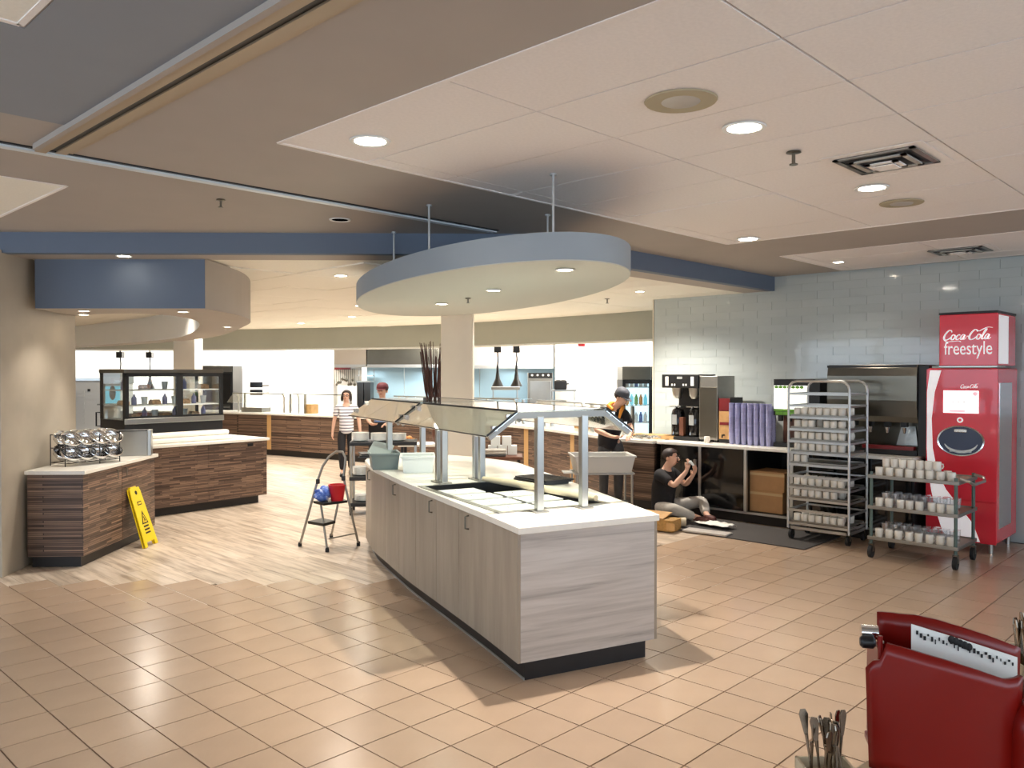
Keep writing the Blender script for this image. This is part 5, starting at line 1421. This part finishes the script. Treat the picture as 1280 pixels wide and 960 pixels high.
# pendants
def pendant(u, d, vtop, vbot, label, rot=0):
    zt_, zb_ = zv(vtop,d), zv(vbot,d)
    t = kthing('heat_lamp', label, 'lamp', u, d, 0, 'black hanging heat lamps')
    MB().box(-.075,.075,-.075,.075,zt_-.15,zt_).build('ceiling_cap', 'black', t, bevel=.006)
    MB().tube([(0,0,zt_-.15),(.012,0,zt_-.3),(-.005,0,zb_+.42)], .016, 8).build('cord', 'black', t, smooth=True)
    MB().lathe([(.02,.44),(.03,.30),(.05,.16),(.125,.0),(.118,.0),(.045,.155)], 18, (0,0,zb_)).build('shade', 'black', t, smooth=True)
    MB().tube([(0,0,zt_),(0,0,ZL)], .02).build('stem', 'black', t)
pendant(622, 17.35, 432, 483, 'left black hanging heat lamp under the bulkhead near the column')
pendant(645.5, 17.0, 432, 483, 'right black hanging heat lamp under the bulkhead near the column')
pendant(150.5, 20.9, 440, 486, 'left black hanging heat lamp above the display case')
pendant(187.5, 20.9, 440, 486, 'right black hanging heat lamp above the display case')
t = kthing('pass_shelf', 'grey steel heat shelf under the two black heat lamps', 'shelf', 614, 17.6, zv(487.5,17.6))
MB().box(0,.62,0,.3,0,.07).build('deck', 'steel_dull', t, bevel=.01)
for x in (.04,.56): MB().tube([(x,.15,-zv(487.5,17.6)),(x,.15,0)], .015).build('leg', 'steel', t)
# table with the twig vase, basket and boxes behind the island
t = kthing('display_table', 'small white-topped display table behind the island', 'table', 497, 12.2)
w = 76/F*12.2
MB().box(0,w,0,.5,.70,.735).build('table_top', 'quartz', t, bevel=.004); MB().box(.04,w-.04,.04,.46,.35,.37).build('lower_shelf', 'black', t)
for x in (.04,w-.08):
    for y in (.04,.42): MB().box(x,x+.04,y,y+.04,0,.70).build('leg', 'black', t)
p = ad(551, 12.42, .736)
t = thing('twig_vase', 'brown vase of tall dark twigs on the white display table beside the column', 'vase', p, R0)
MB().lathe([(.09,0),(.13,.05),(.14,.18),(.11,.27),(.10,.30),(.09,.30),(.10,.18),(0,.03)], 20).build('vase', 'brown_pot', t, smooth=True)
random.seed(11)
for k in range(46):
    a_ = random.uniform(0,6.28); r0_ = random.uniform(0,.05); tp = Vector((-.12+random.uniform(-.19,.17), random.uniform(-.14,.14), random.uniform(1.25,1.55)))
    b_ = Vector((r0_*math.cos(a_)-.02, r0_*math.sin(a_), .08)); mid = b_.lerp(tp,.55) + Vector((-.04+random.uniform(-.03,.03)*.5, random.uniform(-.02,.02), 0))
    MB().tube([b_, b_.lerp(mid,.6)+Vector((random.uniform(-.01,.01),0,0)), mid, tp], [.012,.011,.009,.005], 5).build('twig', 'twig', t)
p = ad(507, 12.45, .736)
t = thing('bread_basket', 'shallow basket of orange bread rolls on the display table', 'basket', p, R0)
MB().lathe([(.10,0),(.14,.06),(.15,.07),(.13,.06),(.09,.012),(0,.01)], 18).build('basket', 'wicker', t, smooth=True)
for k in range(5):
    o = MB().ball((0,0,.03), .05, .038, .032, 10, 8).build('bread_roll', 'bread', smooth=True); o.location = p + Vector((.07*math.cos(k*1.26), .07*math.sin(k*1.26), .045+.012*(k%2)))
    tag(o, 'orange-brown bread roll in the basket on the display table', 'bread', 'bread rolls in the basket')
t = kthing('low_table', 'low dark table with cartons and folded linen behind the island', 'table', 597, 11.3)
MB().box(0,.62,0,.5,.60,.64).build('table_top', 'brown_pot', t, bevel=.004)
for x in (.03,.55):
    for y in (.03,.43): MB().box(x,x+.04,y,y+.04,0,.60).build('leg', 'black', t)
TM = Matrix.Translation(ad(597,11.3)) @ Matrix.Rotation(R0,4,'Z')
for k, (x, z) in enumerate(((.20,.641),(.34,.641),(.48,.641),(.24,.772),(.40,.772))):
    o = MB().box(-.065,.065,-.08,.08,0,.13).build('white_carton', 'bin_white', bevel=.004); o.location = TM @ Vector((x,.36,z)); o.rotation_euler = (0,0,R0)
    tag(o, 'white carton, %s of the pile on the low dark table' % ('bottom left','bottom middle','bottom right','upper left','upper right')[k], 'carton', 'white cartons on the low table')
for k in range(3):
    o = MB().box(-.17,.17,-.10,.10,0,.032).build('folded_linen', ('trousers_grey','trousers_grey','trousers_dark')[2-k], bevel=.012, seg=3); o.location = TM @ Vector((.22,.12,.641+.033*k)); o.rotation_euler = (0,0,R0+R(3*k))
    tag(o, '%s folded linen of the pile at the front of the low dark table' % ('bottom','middle','top')[k], 'linen', 'folded linen on the low table')
# ================================================================ people
def skinned(name, nodes, edges, mat, parent, root=0, sub=2):
    """nodes: list of (pos, radius); grows one continuous surface with Skin + Subdivision"""
    me = bpy.data.meshes.new(name); me.from_pydata([tuple(n[0]) for n in nodes], edges, []); me.update()
    o = bpy.data.objects.new(name, me); COL.objects.link(o); o.parent = parent
    sk = o.modifiers.new('skin', 'SKIN'); sk.use_smooth_shade = True
    for i, n in enumerate(nodes):
        r = n[1] if isinstance(n[1], tuple) else (n[1], n[1])
        me.skin_vertices[0].data[i].radius = r
        me.skin_vertices[0].data[i].use_root = (i == root)
    ss = o.modifiers.new('sub', 'SUBSURF'); ss.levels = sub; ss.render_levels = sub
    me.materials.append(M[mat]); return o
def V(*a): return Vector(a)
def person(label, loc, rotz, J, looks, scale=1.0):
    """J: joint positions in metres (x screen right, -y towards the front of the figure's frame)"""
    t = thing('person', label, 'person', loc, rotz)
    t.scale = (scale,)*3
    hd = J['head']; f = J.get('face', V(0,-1,0)).normalized(); side = f.cross(V(0,0,1)).normalized(); upv = side.cross(f).normalized()
    nodes = []; edges = []; idx = {}
    def nd(k, p, r): idx[k] = len(nodes); nodes.append((p, r)); return idx[k]
    def ch(a, b): edges.append((idx[a], idx[b]))
    nd('pelvis', J['pelvis'], .09); nd('waist', J['waist'], .085); nd('chest', J['chest'], .095); nd('neckb', J['neck'] - V(0,0,.02), .06)
    nd('neck', J['neck'] + (hd-J['neck'])*.3, .05); nd('jaw', hd - upv*.055 + f*.02, (.062,.07)); nd('skull', hd + upv*.02, (.078,.092)); nd('crown', hd + upv*.085, (.055,.065))
    for a, b in (('pelvis','waist'),('waist','chest'),('chest','neckb'),('neckb','neck'),('neck','jaw'),('jaw','skull'),('skull','crown')): ch(a, b)
    for s in 'LR':
        sh, el, wr, hn = J['sh'+s], J['el'+s], J['wr'+s], J['hand'+s]
        nd('sh'+s, sh, .044); nd('up'+s, sh.lerp(el,.5), .042); nd('el'+s, el, .04); nd('fa'+s, el.lerp(wr,.4), .038); nd('wr'+s, wr, .026)
        ch('chest','sh'+s); ch('sh'+s,'up'+s); ch('up'+s,'el'+s); ch('el'+s,'fa'+s); ch('fa'+s,'wr'+s)
        d = (hn-wr).normalized(); 
        sp = J.get('spread'+s, V(0,1,0)); sp = (sp - d*sp.dot(d)).normalized(); nrm = d.cross(sp).normalized()*J.get('curl'+s, 1)
        nd('palm'+s, wr + d*.06, .026); ch('wr'+s,'palm'+s); nd('kn'+s, wr + d*.085, .024); ch('palm'+s,'kn'+s)
        for k, (o_, L_) in enumerate(((-.030,.062),(-.010,.072),(.010,.070),(.028,.055))):
            b0 = wr + d*.092 + sp*o_; m1 = b0 + d*L_*.5 + nrm*.008; m2 = m1 + d*L_*.35 + nrm*.028
            nd('f%d0%s'%(k,s), b0, .0095); nd('f%d1%s'%(k,s), m1, .009); nd('f%d2%s'%(k,s), m2, .0075)
            ch('kn'+s,'f%d0%s'%(k,s)); ch('f%d0%s'%(k,s),'f%d1%s'%(k,s)); ch('f%d1%s'%(k,s),'f%d2%s'%(k,s))
        b0 = wr + d*.045 - sp*.034; m1 = b0 + d*.03 - sp*.02 + nrm*.01; nd('th0'+s, b0, .012); nd('th1'+s, m1, .0105); nd('th2'+s, m1 + d*.03 + nrm*.012, .009)
        ch('palm'+s,'th0'+s); ch('th0'+s,'th1'+s); ch('th1'+s,'th2'+s)
        hp, kn, an, to = J['hip'+s], J['kn_'+s], J['an'+s], J['toe'+s]
        nd('hip'+s, hp, .066); nd('thigh'+s, hp.lerp(kn,.5), .06); nd('knee'+s, kn, .046); nd('calf'+s, kn.lerp(an,.35), .045); nd('ankle'+s, an, .036); nd('toe'+s, to, (.036,.026))
        ch('pelvis','hip'+s); ch('hip'+s,'thigh'+s); ch('thigh'+s,'knee'+s); ch('knee'+s,'calf'+s); ch('calf'+s,'ankle'+s); ch('ankle'+s,'toe'+s)
    skinned('body', nodes, edges, 'skin', t)
    # clothing follows the same skeleton
    N_ = lambda k, dr: (nodes[idx[k]][0], (nodes[idx[k]][1] if not isinstance(nodes[idx[k]][1], tuple) else nodes[idx[k]][1][0]) + dr)
    sl = looks.get('sleeve', .75)
    dn = (J['pelvis']-J['waist']).normalized()
    ns = [(J['pelvis']+dn*looks.get('hem',.10), .15), (J['pelvis'], .158), (J['waist'], .148), (J['chest'], .162), (J['neck']-V(0,0,.03), .075)]; es = [(0,1),(1,2),(2,3),(3,4)]
    for s in 'LR':
        sh, el = J['sh'+s], J['el'+s]; i = len(ns)
        ns += [(J['chest'].lerp(sh,.55), .105), (sh, .082), (sh.lerp(el, sl*.6), .070), (sh.lerp(el, sl), .068)]; es += [(3,i),(i,i+1),(i+1,i+2),(i+2,i+3)]
    skinned('shirt', ns, es, looks['shirt'], t)
    ns = [(J['pelvis']-dn*.06, .125), (J['pelvis'], .128)]; es = [(0,1)]
    for s in 'LR':
        hp, kn, an = J['hip'+s], J['kn_'+s], J['an'+s]; i = len(ns)
        ns += [(hp, .10), (hp.lerp(kn,.5), .090), (kn, .074), (kn.lerp(an,.4), .068), (an.lerp(kn,.08), .055)]; es += [(1,i),(i,i+1),(i+1,i+2),(i+2,i+3),(i+3,i+4)]
    skinned('trousers', ns, es, looks['trousers'], t)
    for s in 'LR':
        an, to = J['an'+s], J['toe'+s]; d = (to-an); d = V(d.x, d.y, d.z)
        skinned('shoe', [(an - d*.25 - V(0,0,.02), .042), (an.lerp(to,.4) - V(0,0,.012), .046), (to + d*.15, .036)], [(0,1),(1,2)], looks.get('shoes','black'), t)
    # head details
    HM = Matrix(((side.x,-f.x,upv.x,hd.x),(side.y,-f.y,upv.y,hd.y),(side.z,-f.z,upv.z,hd.z),(0,0,0,1)))   # local: x right, -y forward, z up
    def hb(mb, nm, mat, sm=True, par=t):
        mb.v = [tuple(HM @ Vector(p)) for p in mb.v]; return mb.build(nm, mat, par, smooth=sm)
    for sx in (-1, 1):
        e = hb(MB().ball((sx*.031,-.088,.012), .011, .008, .007, 10, 6), 'eye', 'eye_white'); hb(MB().ball((sx*.031,-.0955,.012), .006, .004, .006, 8, 6), 'iris', 'eye_dark', par=e)
        hb(MB().ball((sx*.084,.005,-.005), .010, .018, .030, 10, 6), 'ear', 'skin'); hb(MB().cbox((sx*.031,-.092,.034), .030, .010, .007), 'eyebrow', 'hair', False)
    hb(MB().tube([(0,-.090,.018),(0,-.110,-.010),(0,-.102,-.022)], [.007,.012,.010], 8), 'nose', 'skin')
    hb(MB().ball((0,-.088,-.046), .022, .008, .007, 10, 6), 'mouth', 'lips')
    hair = looks.get('hairstyle', 'short')
    h = MB().ball((0,.012,.038), .096, .102, .084, 18, 12)
    h.v = [p for p in h.v]
    if hair == 'bob':
        h = MB().ball((0,.018,.022), .104, .10, .105, 18, 12); h.v = [((x*1.0, max(y, -.055) if z < .075 else y, z) if True else 0) for x, y, z in h.v]
        h.v = [(x, (y if abs(x) > .07 or y > 0 or z > .07 else max(y, -.02)), z) for x, y, z in h.v]
        ho = hb(h, 'hair', 'hair')
        for sx in (-1,1): hb(MB().ball((sx*.088,.0,-.045), .026, .055, .065, 10, 8), 'hair_side', 'hair', par=ho)
    else:
        h.v = [(x, (max(y, -.045) if z < .07 else y), max(z, -.03 if y > 0 else .03)) for x, y, z in h.v]
        hb(h, 'hair', 'hair')
    if looks.get('glasses'):
        g = MB()
        for sx in (-1,1): g.tube([(sx*.033+.022*math.cos(R(a)), -.098, .010+.016*math.sin(R(a))) for a in range(0,360,30)], .003, 5, closed=True); g.tube([(sx*.055,-.098,.014),(sx*.088,-.01,.012)], .003, 5)
        g.tube([(-.012,-.098,.014),(.012,-.098,.014)], .003, 5); hb(g, 'glasses', 'black', False)
    if looks.get('cap'):
        c_ = MB().lathe([(.102,.0),(.104,.03),(.092,.075),(.055,.105),(0,.113)], 20, (0,.010,.040)); co = hb(c_, 'cap', looks['cap'])
        vz = MB(); n = 9; a_ = [(-.085+.17*i/(n-1), -.075-.085*math.sin(math.pi*i/(n-1)), .042-.012*math.sin(math.pi*i/(n-1))) for i in range(n)]; b_ = [(-.085+.17*i/(n-1), -.05, .048) for i in range(n)]
        vz.add([*a_, *b_, *[(x,y,z-.006) for x,y,z in a_], *[(x,y,z-.006) for x,y,z in b_]], [(i,i+1,n+i+1,n+i) for i in range(n-1)]+[(2*n+i,3*n+i,3*n+i+1,2*n+i+1) for i in range(n-1)]+[(i,2*n+i,2*n+i+1,i+1) for i in range(n-1)])
        hb(vz, 'cap_visor', looks['cap'], True, co)
    return t
def standing(h=1.7, **kw):
    J = dict(pelvis=V(0,0,.93), waist=V(0,0,1.08), chest=V(0,.0,1.30), neck=V(0,.01,1.45), head=V(0,-.005,1.60))
    for s, x in (('L',-1),('R',1)):
        J['sh'+s] = V(x*.175,.01,1.39); J['el'+s] = V(x*.245,.02,1.11); J['wr'+s] = V(x*.27,-.03,.88); J['hand'+s] = V(x*.275,-.05,.78)
        J['hip'+s] = V(x*.095,0,.90); J['kn_'+s] = V(x*.10,-.01,.50); J['an'+s] = V(x*.10,.02,.085); J['toe'+s] = V(x*.12,-.13,.035)
    J.update(kw); return J
# woman in a striped shirt, walking towards the camera
d = 14.3
person('woman in glasses, striped white shirt and black trousers standing before the servery', ad(433, d), R0+R(6), standing(
    anL=V(-.07,-.10,.09), toeL=V(-.08,-.25,.04), kn_L=V(-.09,-.10,.50), anR=V(.07,.12,.10), toeR=V(.08,-.02,.035), kn_R=V(.09,-.02,.50), face=V(-.12,-1,0)),
    dict(shirt='striped_shirt', trousers='denim_black', shoes='black', hairstyle='bob', glasses=True, sleeve=.72), 1.505/1.72)
# man in a dark red cap and pale blue shirt
d = 13.2
person('man in a dark red cap, pale blue shirt and black apron behind the island', ad(478, d), R0+R(-4), standing(face=V(-.1,-1,-.03),
    elL=V(-.25,.0,1.12), wrL=V(-.16,-.2,1.06), handL=V(-.08,-.26,1.04), elR=V(.25,0,1.12), wrR=V(.16,-.2,1.06), handR=V(.08,-.26,1.04)),
    dict(shirt='shirt_blue', trousers='denim_black', shoes='black', cap='cap_red', sleeve=.85), 1.66/1.76)
ap = [o for o in COL.objects if o.name.startswith('person')][-1]
MB().box(-.20,.20,-.185,-.165,.40,1.08).build('apron', 'shirt_black', ap, bevel=.008)
MB().tube([(-.17,-.16,1.0),(-.19,.0,1.0),(0,.17,1.0),(.19,0,1.0),(.17,-.16,1.0)], .012, 6).build('apron_tie', 'shirt_black', ap)
# worker bending over the near end of the servery
d = 10.75
person('worker in a grey cap and dark shirt leaning over the servery counter', ad(764, d), R0, standing(
    pelvis=V(-.04,.02,.92), waist=V(-.03,.0,1.07), chest=V(.0,-.04,1.27), neck=V(.06,-.08,1.42), head=V(.12,-.11,1.53), face=V(.75,-.55,-.45),
    shL=V(-.15,-.02,1.36), shR=V(.17,-.10,1.34), elL=V(-.22,-.10,1.10), wrL=V(-.02,-.24,1.02), handL=V(.08,-.27,1.01), elR=V(.25,-.16,1.10), wrR=V(.20,-.33,1.03), handR=V(.17,-.42,1.02)),
    dict(shirt='shirt_black', trousers='trousers_dark', shoes='black', cap='cap_grey', sleeve=.7), 1.60/1.66)
wp = ad(764, d); k_ = 1.60/1.66
sc_ = MB().tube([tuple(Vector(p)*k_) for p in ((.0,-.19,1.38),(-.05,-.10,1.43),(.0,-.01,1.46),(.10,.0,1.45),(.15,-.09,1.41),(.11,-.19,1.36),(.08,-.21,1.26))], [.02,.026,.028,.028,.026,.024,.014], 8).build('neck_scarf', 'orange', smooth=True)
sc_.location = wp; sc_.rotation_euler = (0,0,R0); tag(sc_, 'orange scarf round the neck of the worker in the grey cap', 'scarf')
# person sitting on the mat, working inside the beverage counter (profile, facing right)
J = dict(pelvis=V(0,0,.13), waist=V(.0,0,.28), chest=V(.03,0,.47), neck=V(.06,0,.62), head=V(.115,.0,.745), face=V(1,.12,-.05),
    shL=V(.03,.16,.56), elL=V(.20,.20,.40), wrL=V(.33,.14,.52), handL=V(.38,.12,.60),
    shR=V(.04,-.16,.56), elR=V(.27,-.17,.43), wrR=V(.37,-.06,.60), handR=V(.39,-.03,.70),
    hipL=V(.03,.10,.12), kn_L=V(.42,.24,.22), anL=V(.60,.02,.09), toeL=V(.72,.0,.06),
    hipR=V(.03,-.10,.12), kn_R=V(.36,-.30,.17), anR=V(.52,.02-.10,.07), toeR=V(.68,-.10,.055), spreadL=V(0,1,0), spreadR=V(0,1,0))
pp = at(829, 641, .0)
person('person in a black T-shirt and grey trousers sitting cross-legged on the mat', V(8.62, yat(829, 8.62), .012), RW, J,
    dict(shirt='shirt_black', trousers='trousers_grey', shoes='shoe_brown', sleeve=.8), 1.0)
o = MB().tube([(0,0,0),(.05,.0,.02),(.09,0,-.02)], [.012,.02,.012], 8).build('paint_brush', 'bin_white', smooth=True)
o.location = Vector((8.62, yat(829,8.62), .012)) + Matrix.Rotation(RW,3,'Z') @ Vector((.36,-.03,.70)); o.rotation_euler = (0,0,RW); tag(o, 'small white tool held up by the sitting person', 'tool')
# ================================================================ foreground: cutlery station with red napkin dispenser
E0 = at(1071, 958, .83); E1 = at(1092, 944, .83)
ed = (E1-E0).normalized(); rn = Vector((ed.y, -ed.x, 0))
fs = thing('cutlery_station', 'pale wood counter corner at the bottom right carrying cutlery bins', 'counter')
A_ = E0 - ed*.55; B_ = E0 + ed*1.6
MB().prism([tuple(A_[:2]), tuple(B_[:2]), tuple((B_+rn*1.2)[:2]), tuple((A_+rn*1.2)[:2])], .80, .83).build('counter_top', 'beige_bin', fs, bevel=.004)
MB().prism([tuple((A_+rn*.03+ed*.03)[:2]), tuple((B_+rn*.03-ed*.03)[:2]), tuple((B_+rn*1.17-ed*.03)[:2]), tuple((A_+rn*1.17+ed*.03)[:2])], .1, .799).build('cabinet', 'wood_tan', fs)
MB().prism([tuple((A_+rn*.08+ed*.08)[:2]), tuple((B_+rn*.08-ed*.08)[:2]), tuple((B_+rn*1.1-ed*.08)[:2]), tuple((A_+rn*1.1+ed*.08)[:2])], 0, .1).build('kick_plate', 'black_kick', fs)
# dispenser: local x right, y away
D = 2.06
po = ad(1176, D, .831); nd_ = thing('napkin_dispenser', 'glossy red curved napkin dispenser with a white card in its top slot', 'dispenser', po, R0+R(-14))
def px(u, v, dd=D): return ((u-1176)/F*dd, zv(v, dd)-.831)
def extr(pts, y0, y1, name, mat, parent=nd_, bev=.006, bow=0.0):
    """outline in x,z swept in y; bow curves the face outwards"""
    n = len(pts); m = MB(); K_ = 1
    m.add([(x, y0 - bow*(1-(x/.19)**2), z) for x,z in pts]+[(x, y1 - bow*(1-(x/.19)**2), z) for x,z in pts], [tuple(range(n)), tuple(range(n,2*n))[::-1]]+[(i,n+i,n+(i+1)%n,(i+1)%n) for i in range(n)])
    return m.build(name, mat, parent, bevel=bev, fix=True, seg=3)
def dense(pts, k=6):
    out = []
    for i in range(len(pts)):
        a = Vector(pts[i]); b = Vector(pts[(i+1) % len(pts)])
        for j in range(k): q = a.lerp(b, j/k); out.append((q.x, q.y))
    return out
top_f = [px(1102,791), px(1130,795), px(1165,802), px(1200,812), px(1232,824), px(1243,824), px(1253,821)]
front = [(px(1094,960)[0], 0)] + [px(1083,845), px(1083,826), px(1090,816), px(1100,813)] + top_f + [px(1262,840), (px(1264,960)[0], 0)]
# front shell as a grid patch with thickness so the bow stays smooth
xs = [px(1083,0)[0] + (px(1252,0)[0]-px(1083,0)[0])*i/24 for i in range(25)]
def topz(x, line):
    for (a, za), (b, zb_) in zip(line[:-1], line[1:]):
        if a <= x <= b: return za + (zb_-za)*(x-a)/max(1e-6, b-a)
    return line[-1][1] if x > line[-1][0] else line[0][1]
line = [px(1083,826), px(1090,816), px(1099,813), px(1101,791)] + top_f[1:]
def shell(name, mat, y, bow, lineF, xs_, thick, nz=10, z0=0.0, taper=.0):
    m = MB(); g = []
    for i, x in enumerate(xs_):
        tz = topz(x, lineF); col = []
        for j in range(nz+1):
            z = z0 + (tz-z0)*j/nz; u_ = (i/(len(xs_)-1))*2-1
            col.append((x*(1-taper*(1-j/nz)), y - bow*(1-u_*u_), z))
        g.append(col)
    n = len(xs_)
    vs = [p for c_ in g for p in c_]; m.add(vs, [(i*(nz+1)+j, (i+1)*(nz+1)+j, (i+1)*(nz+1)+j+1, i*(nz+1)+j+1) for i in range(n-1) for j in range(nz)])
    o = m.build(name, mat, nd_, smooth=True); s_ = o.modifiers.new('thick', 'SOLIDIFY'); s_.thickness = thick; s_.offset = 0; return o
shell('front_shell', 'red_plastic', -.10, .05, line, xs, .012, taper=.05)
line2 = [px(1113,776), px(1135,774), px(1138,775), px(1150,773), px(1175,776), px(1205,784), px(1235,794), px(1258,804), px(1271,810)]
sft = .018
line2 = [(x*1.06+.005, z-.012) for x, z in line2]
xs2 = [line2[0][0] + (line2[-1][0]-line2[0][0])*i/20 for i in range(21)]
shell('rear_shell', 'red_plastic', .085, .04, line2, xs2, .012, taper=.03)
cx0, cx1 = px(1142,0)[0], px(1261,0)[0]
cd = MB(); n = 12; pts = [(cx0+(cx1-cx0)*i/n, -.02, topz(cx0+(cx1-cx0)*i/n, [px(1142,781),px(1200,796),px(1261,813)])) for i in range(n+1)]
cd.add([(x,y,z-.12) for x,y,z in pts]+pts, [(i,i+1,n+2+i,n+1+i) for i in range(n)])
co = cd.build('instruction_card', 'paper', nd_); s_ = co.modifiers.new('t','SOLIDIFY'); s_.thickness = .003
random.seed(5)
for k in range(26):
    u_ = 1147 + k*4.3; x, z = px(u_, 0)[0], topz(px(u_,0)[0], [px(1142,781),px(1200,796),px(1261,813)])
    hgt = random.uniform(.003,.010)
    MB().box(x, x+random.uniform(.002,.006), -.0245, -.0225, z-.014-hgt-.004*(k%3), z-.012-.004*(k%3)).build('printed_mark', 'ink', co)
for k in range(5):
    x, z = px(1187+5*k,0)[0], px(0,794+2*k)[1]
    MB().ball((x,-.024,z-.004), .008, .004, .010, 8, 6).build('printed_figure', 'ink', co)
sp_ = []
MB().box(px(1095,0)[0], px(1262,0)[0], -.075, .07, .0, .02).build('base', 'dark_red', nd_, bevel=.004)
MB().box(px(1098,0)[0], px(1102,0)[0], -.085, .075, .02, px(0,806)[1]).build('left_cheek', 'red_plastic', nd_, bevel=.002)
MB().box(px(1262,0)[0], px(1266,0)[0], -.085, .085, .02, px(0,836)[1]).build('right_cheek', 'red_plastic', nd_, bevel=.002)
x, z = px(1092, 799)
MB().lathe([(.018,-.02),(.018,.02)], 16, m=Matrix.Translation((x,-.03,z+.012)) @ Matrix.Rotation(R(90),4,'Y')).build('spindle', 'chrome', nd_, smooth=True)
MB().lathe([(.010,-.018),(.016,-.012),(.016,.012),(.010,.018)], 16, m=Matrix.Translation((x-.008,-.055,z-.006)) @ Matrix.Rotation(R(90),4,'Y')).build('knob', 'black', nd_, smooth=True)
MB().tube([(x+.016,-.055,z-.004),(x+.03,-.055,z-.004)], .004).build('knob_pin', 'steel', nd_)
MB().tube([(px(1100,0)[0],-.085,px(0,822)[1]),(px(1100,0)[0],-.085,px(0,789)[1])], .006).build('corner_pin', 'red_plastic', nd_, smooth=True)
MB().ball((px(1272,0)[0], -.10, px(0,888)[1]), .066, .066, .085, 24, 16).build('side_dome', 'red_plastic', nd_, smooth=True)
MB().lathe([(.066,-px(0,888)[1]),(.066,.0)], 24, (px(1272,0)[0], -.10, px(0,888)[1])).build('dome_stem', 'red_plastic', nd_, smooth=True)
# cutlery
def cutlery_bin(label, loc, rot, w, dd, h, n, seed, cu='forks', lean=.25, Lh=.19, mat='beige_bin', glabel=''):
    t = thing('cutlery_bin', label, 'bin', loc, rot)
    for a, b, c_, d_ in ((-w/2,w/2,-dd/2,-dd/2+.006),(-w/2,w/2,dd/2-.006,dd/2),(-w/2,-w/2+.006,-dd/2,dd/2),(w/2-.006,w/2,-dd/2,dd/2)): MB().box(a,b,c_,d_,0,h).build('side_wall', mat, t)
    MB().box(-w/2,w/2,-dd/2,dd/2,-.0,.006).build('bottom', mat, t)
    rr = random.Random(seed); RM = Matrix.Translation(loc) @ Matrix.Rotation(rot,4,'Z')
    for k in range(n):
        b = Vector((rr.uniform(-w*.32,w*.32), rr.uniform(-dd*.32,dd*.32), .012)); dv = Vector((rr.uniform(-lean,lean)-.05, rr.uniform(-lean,lean), 1)).normalized()
        L = Lh*rr.uniform(.9,1.08)
        m = MB(); e = b + dv*L; q = b + dv*L*.6
        sd = dv.cross(Vector((rr.uniform(-1,1), rr.uniform(-1,1), .1))).normalized()
        m.tube([b, b.lerp(q,.5), q], [.003,.0028,.0045], 6)
        th = dv.cross(sd).normalized()*.0016
        o_ = [q - sd*.0045, q + sd*.0045, b+dv*L*.92 + sd*.011, e + sd*.006, e - sd*.006, b+dv*L*.92 - sd*.011]
        m.plate([p - th*.5 for p in o_], .0032)
        m.v = [tuple(RM @ Vector(p)) for p in m.v]
        o = m.build('cutlery_piece', 'cutlery'); tag(o, glabel, 'cutlery', glabel)
cutlery_bin('open bin of cutlery at the bottom edge before the red dispenser', at(1030, 968, .831)+Vector((-.02,-.02,0)), R0, .12, .12, .03, 16, 3, lean=.16, Lh=.135, glabel='knife or fork handle standing in the bottom edge cutlery bin')
cutlery_bin('beige bin of cutlery at the right edge behind the red dispenser', ad(1292, 2.36, .831), R0, .17, .20, .155, 14, 9, lean=.14, Lh=.26, glabel='knife or fork handle standing in the beige bin at the right edge')
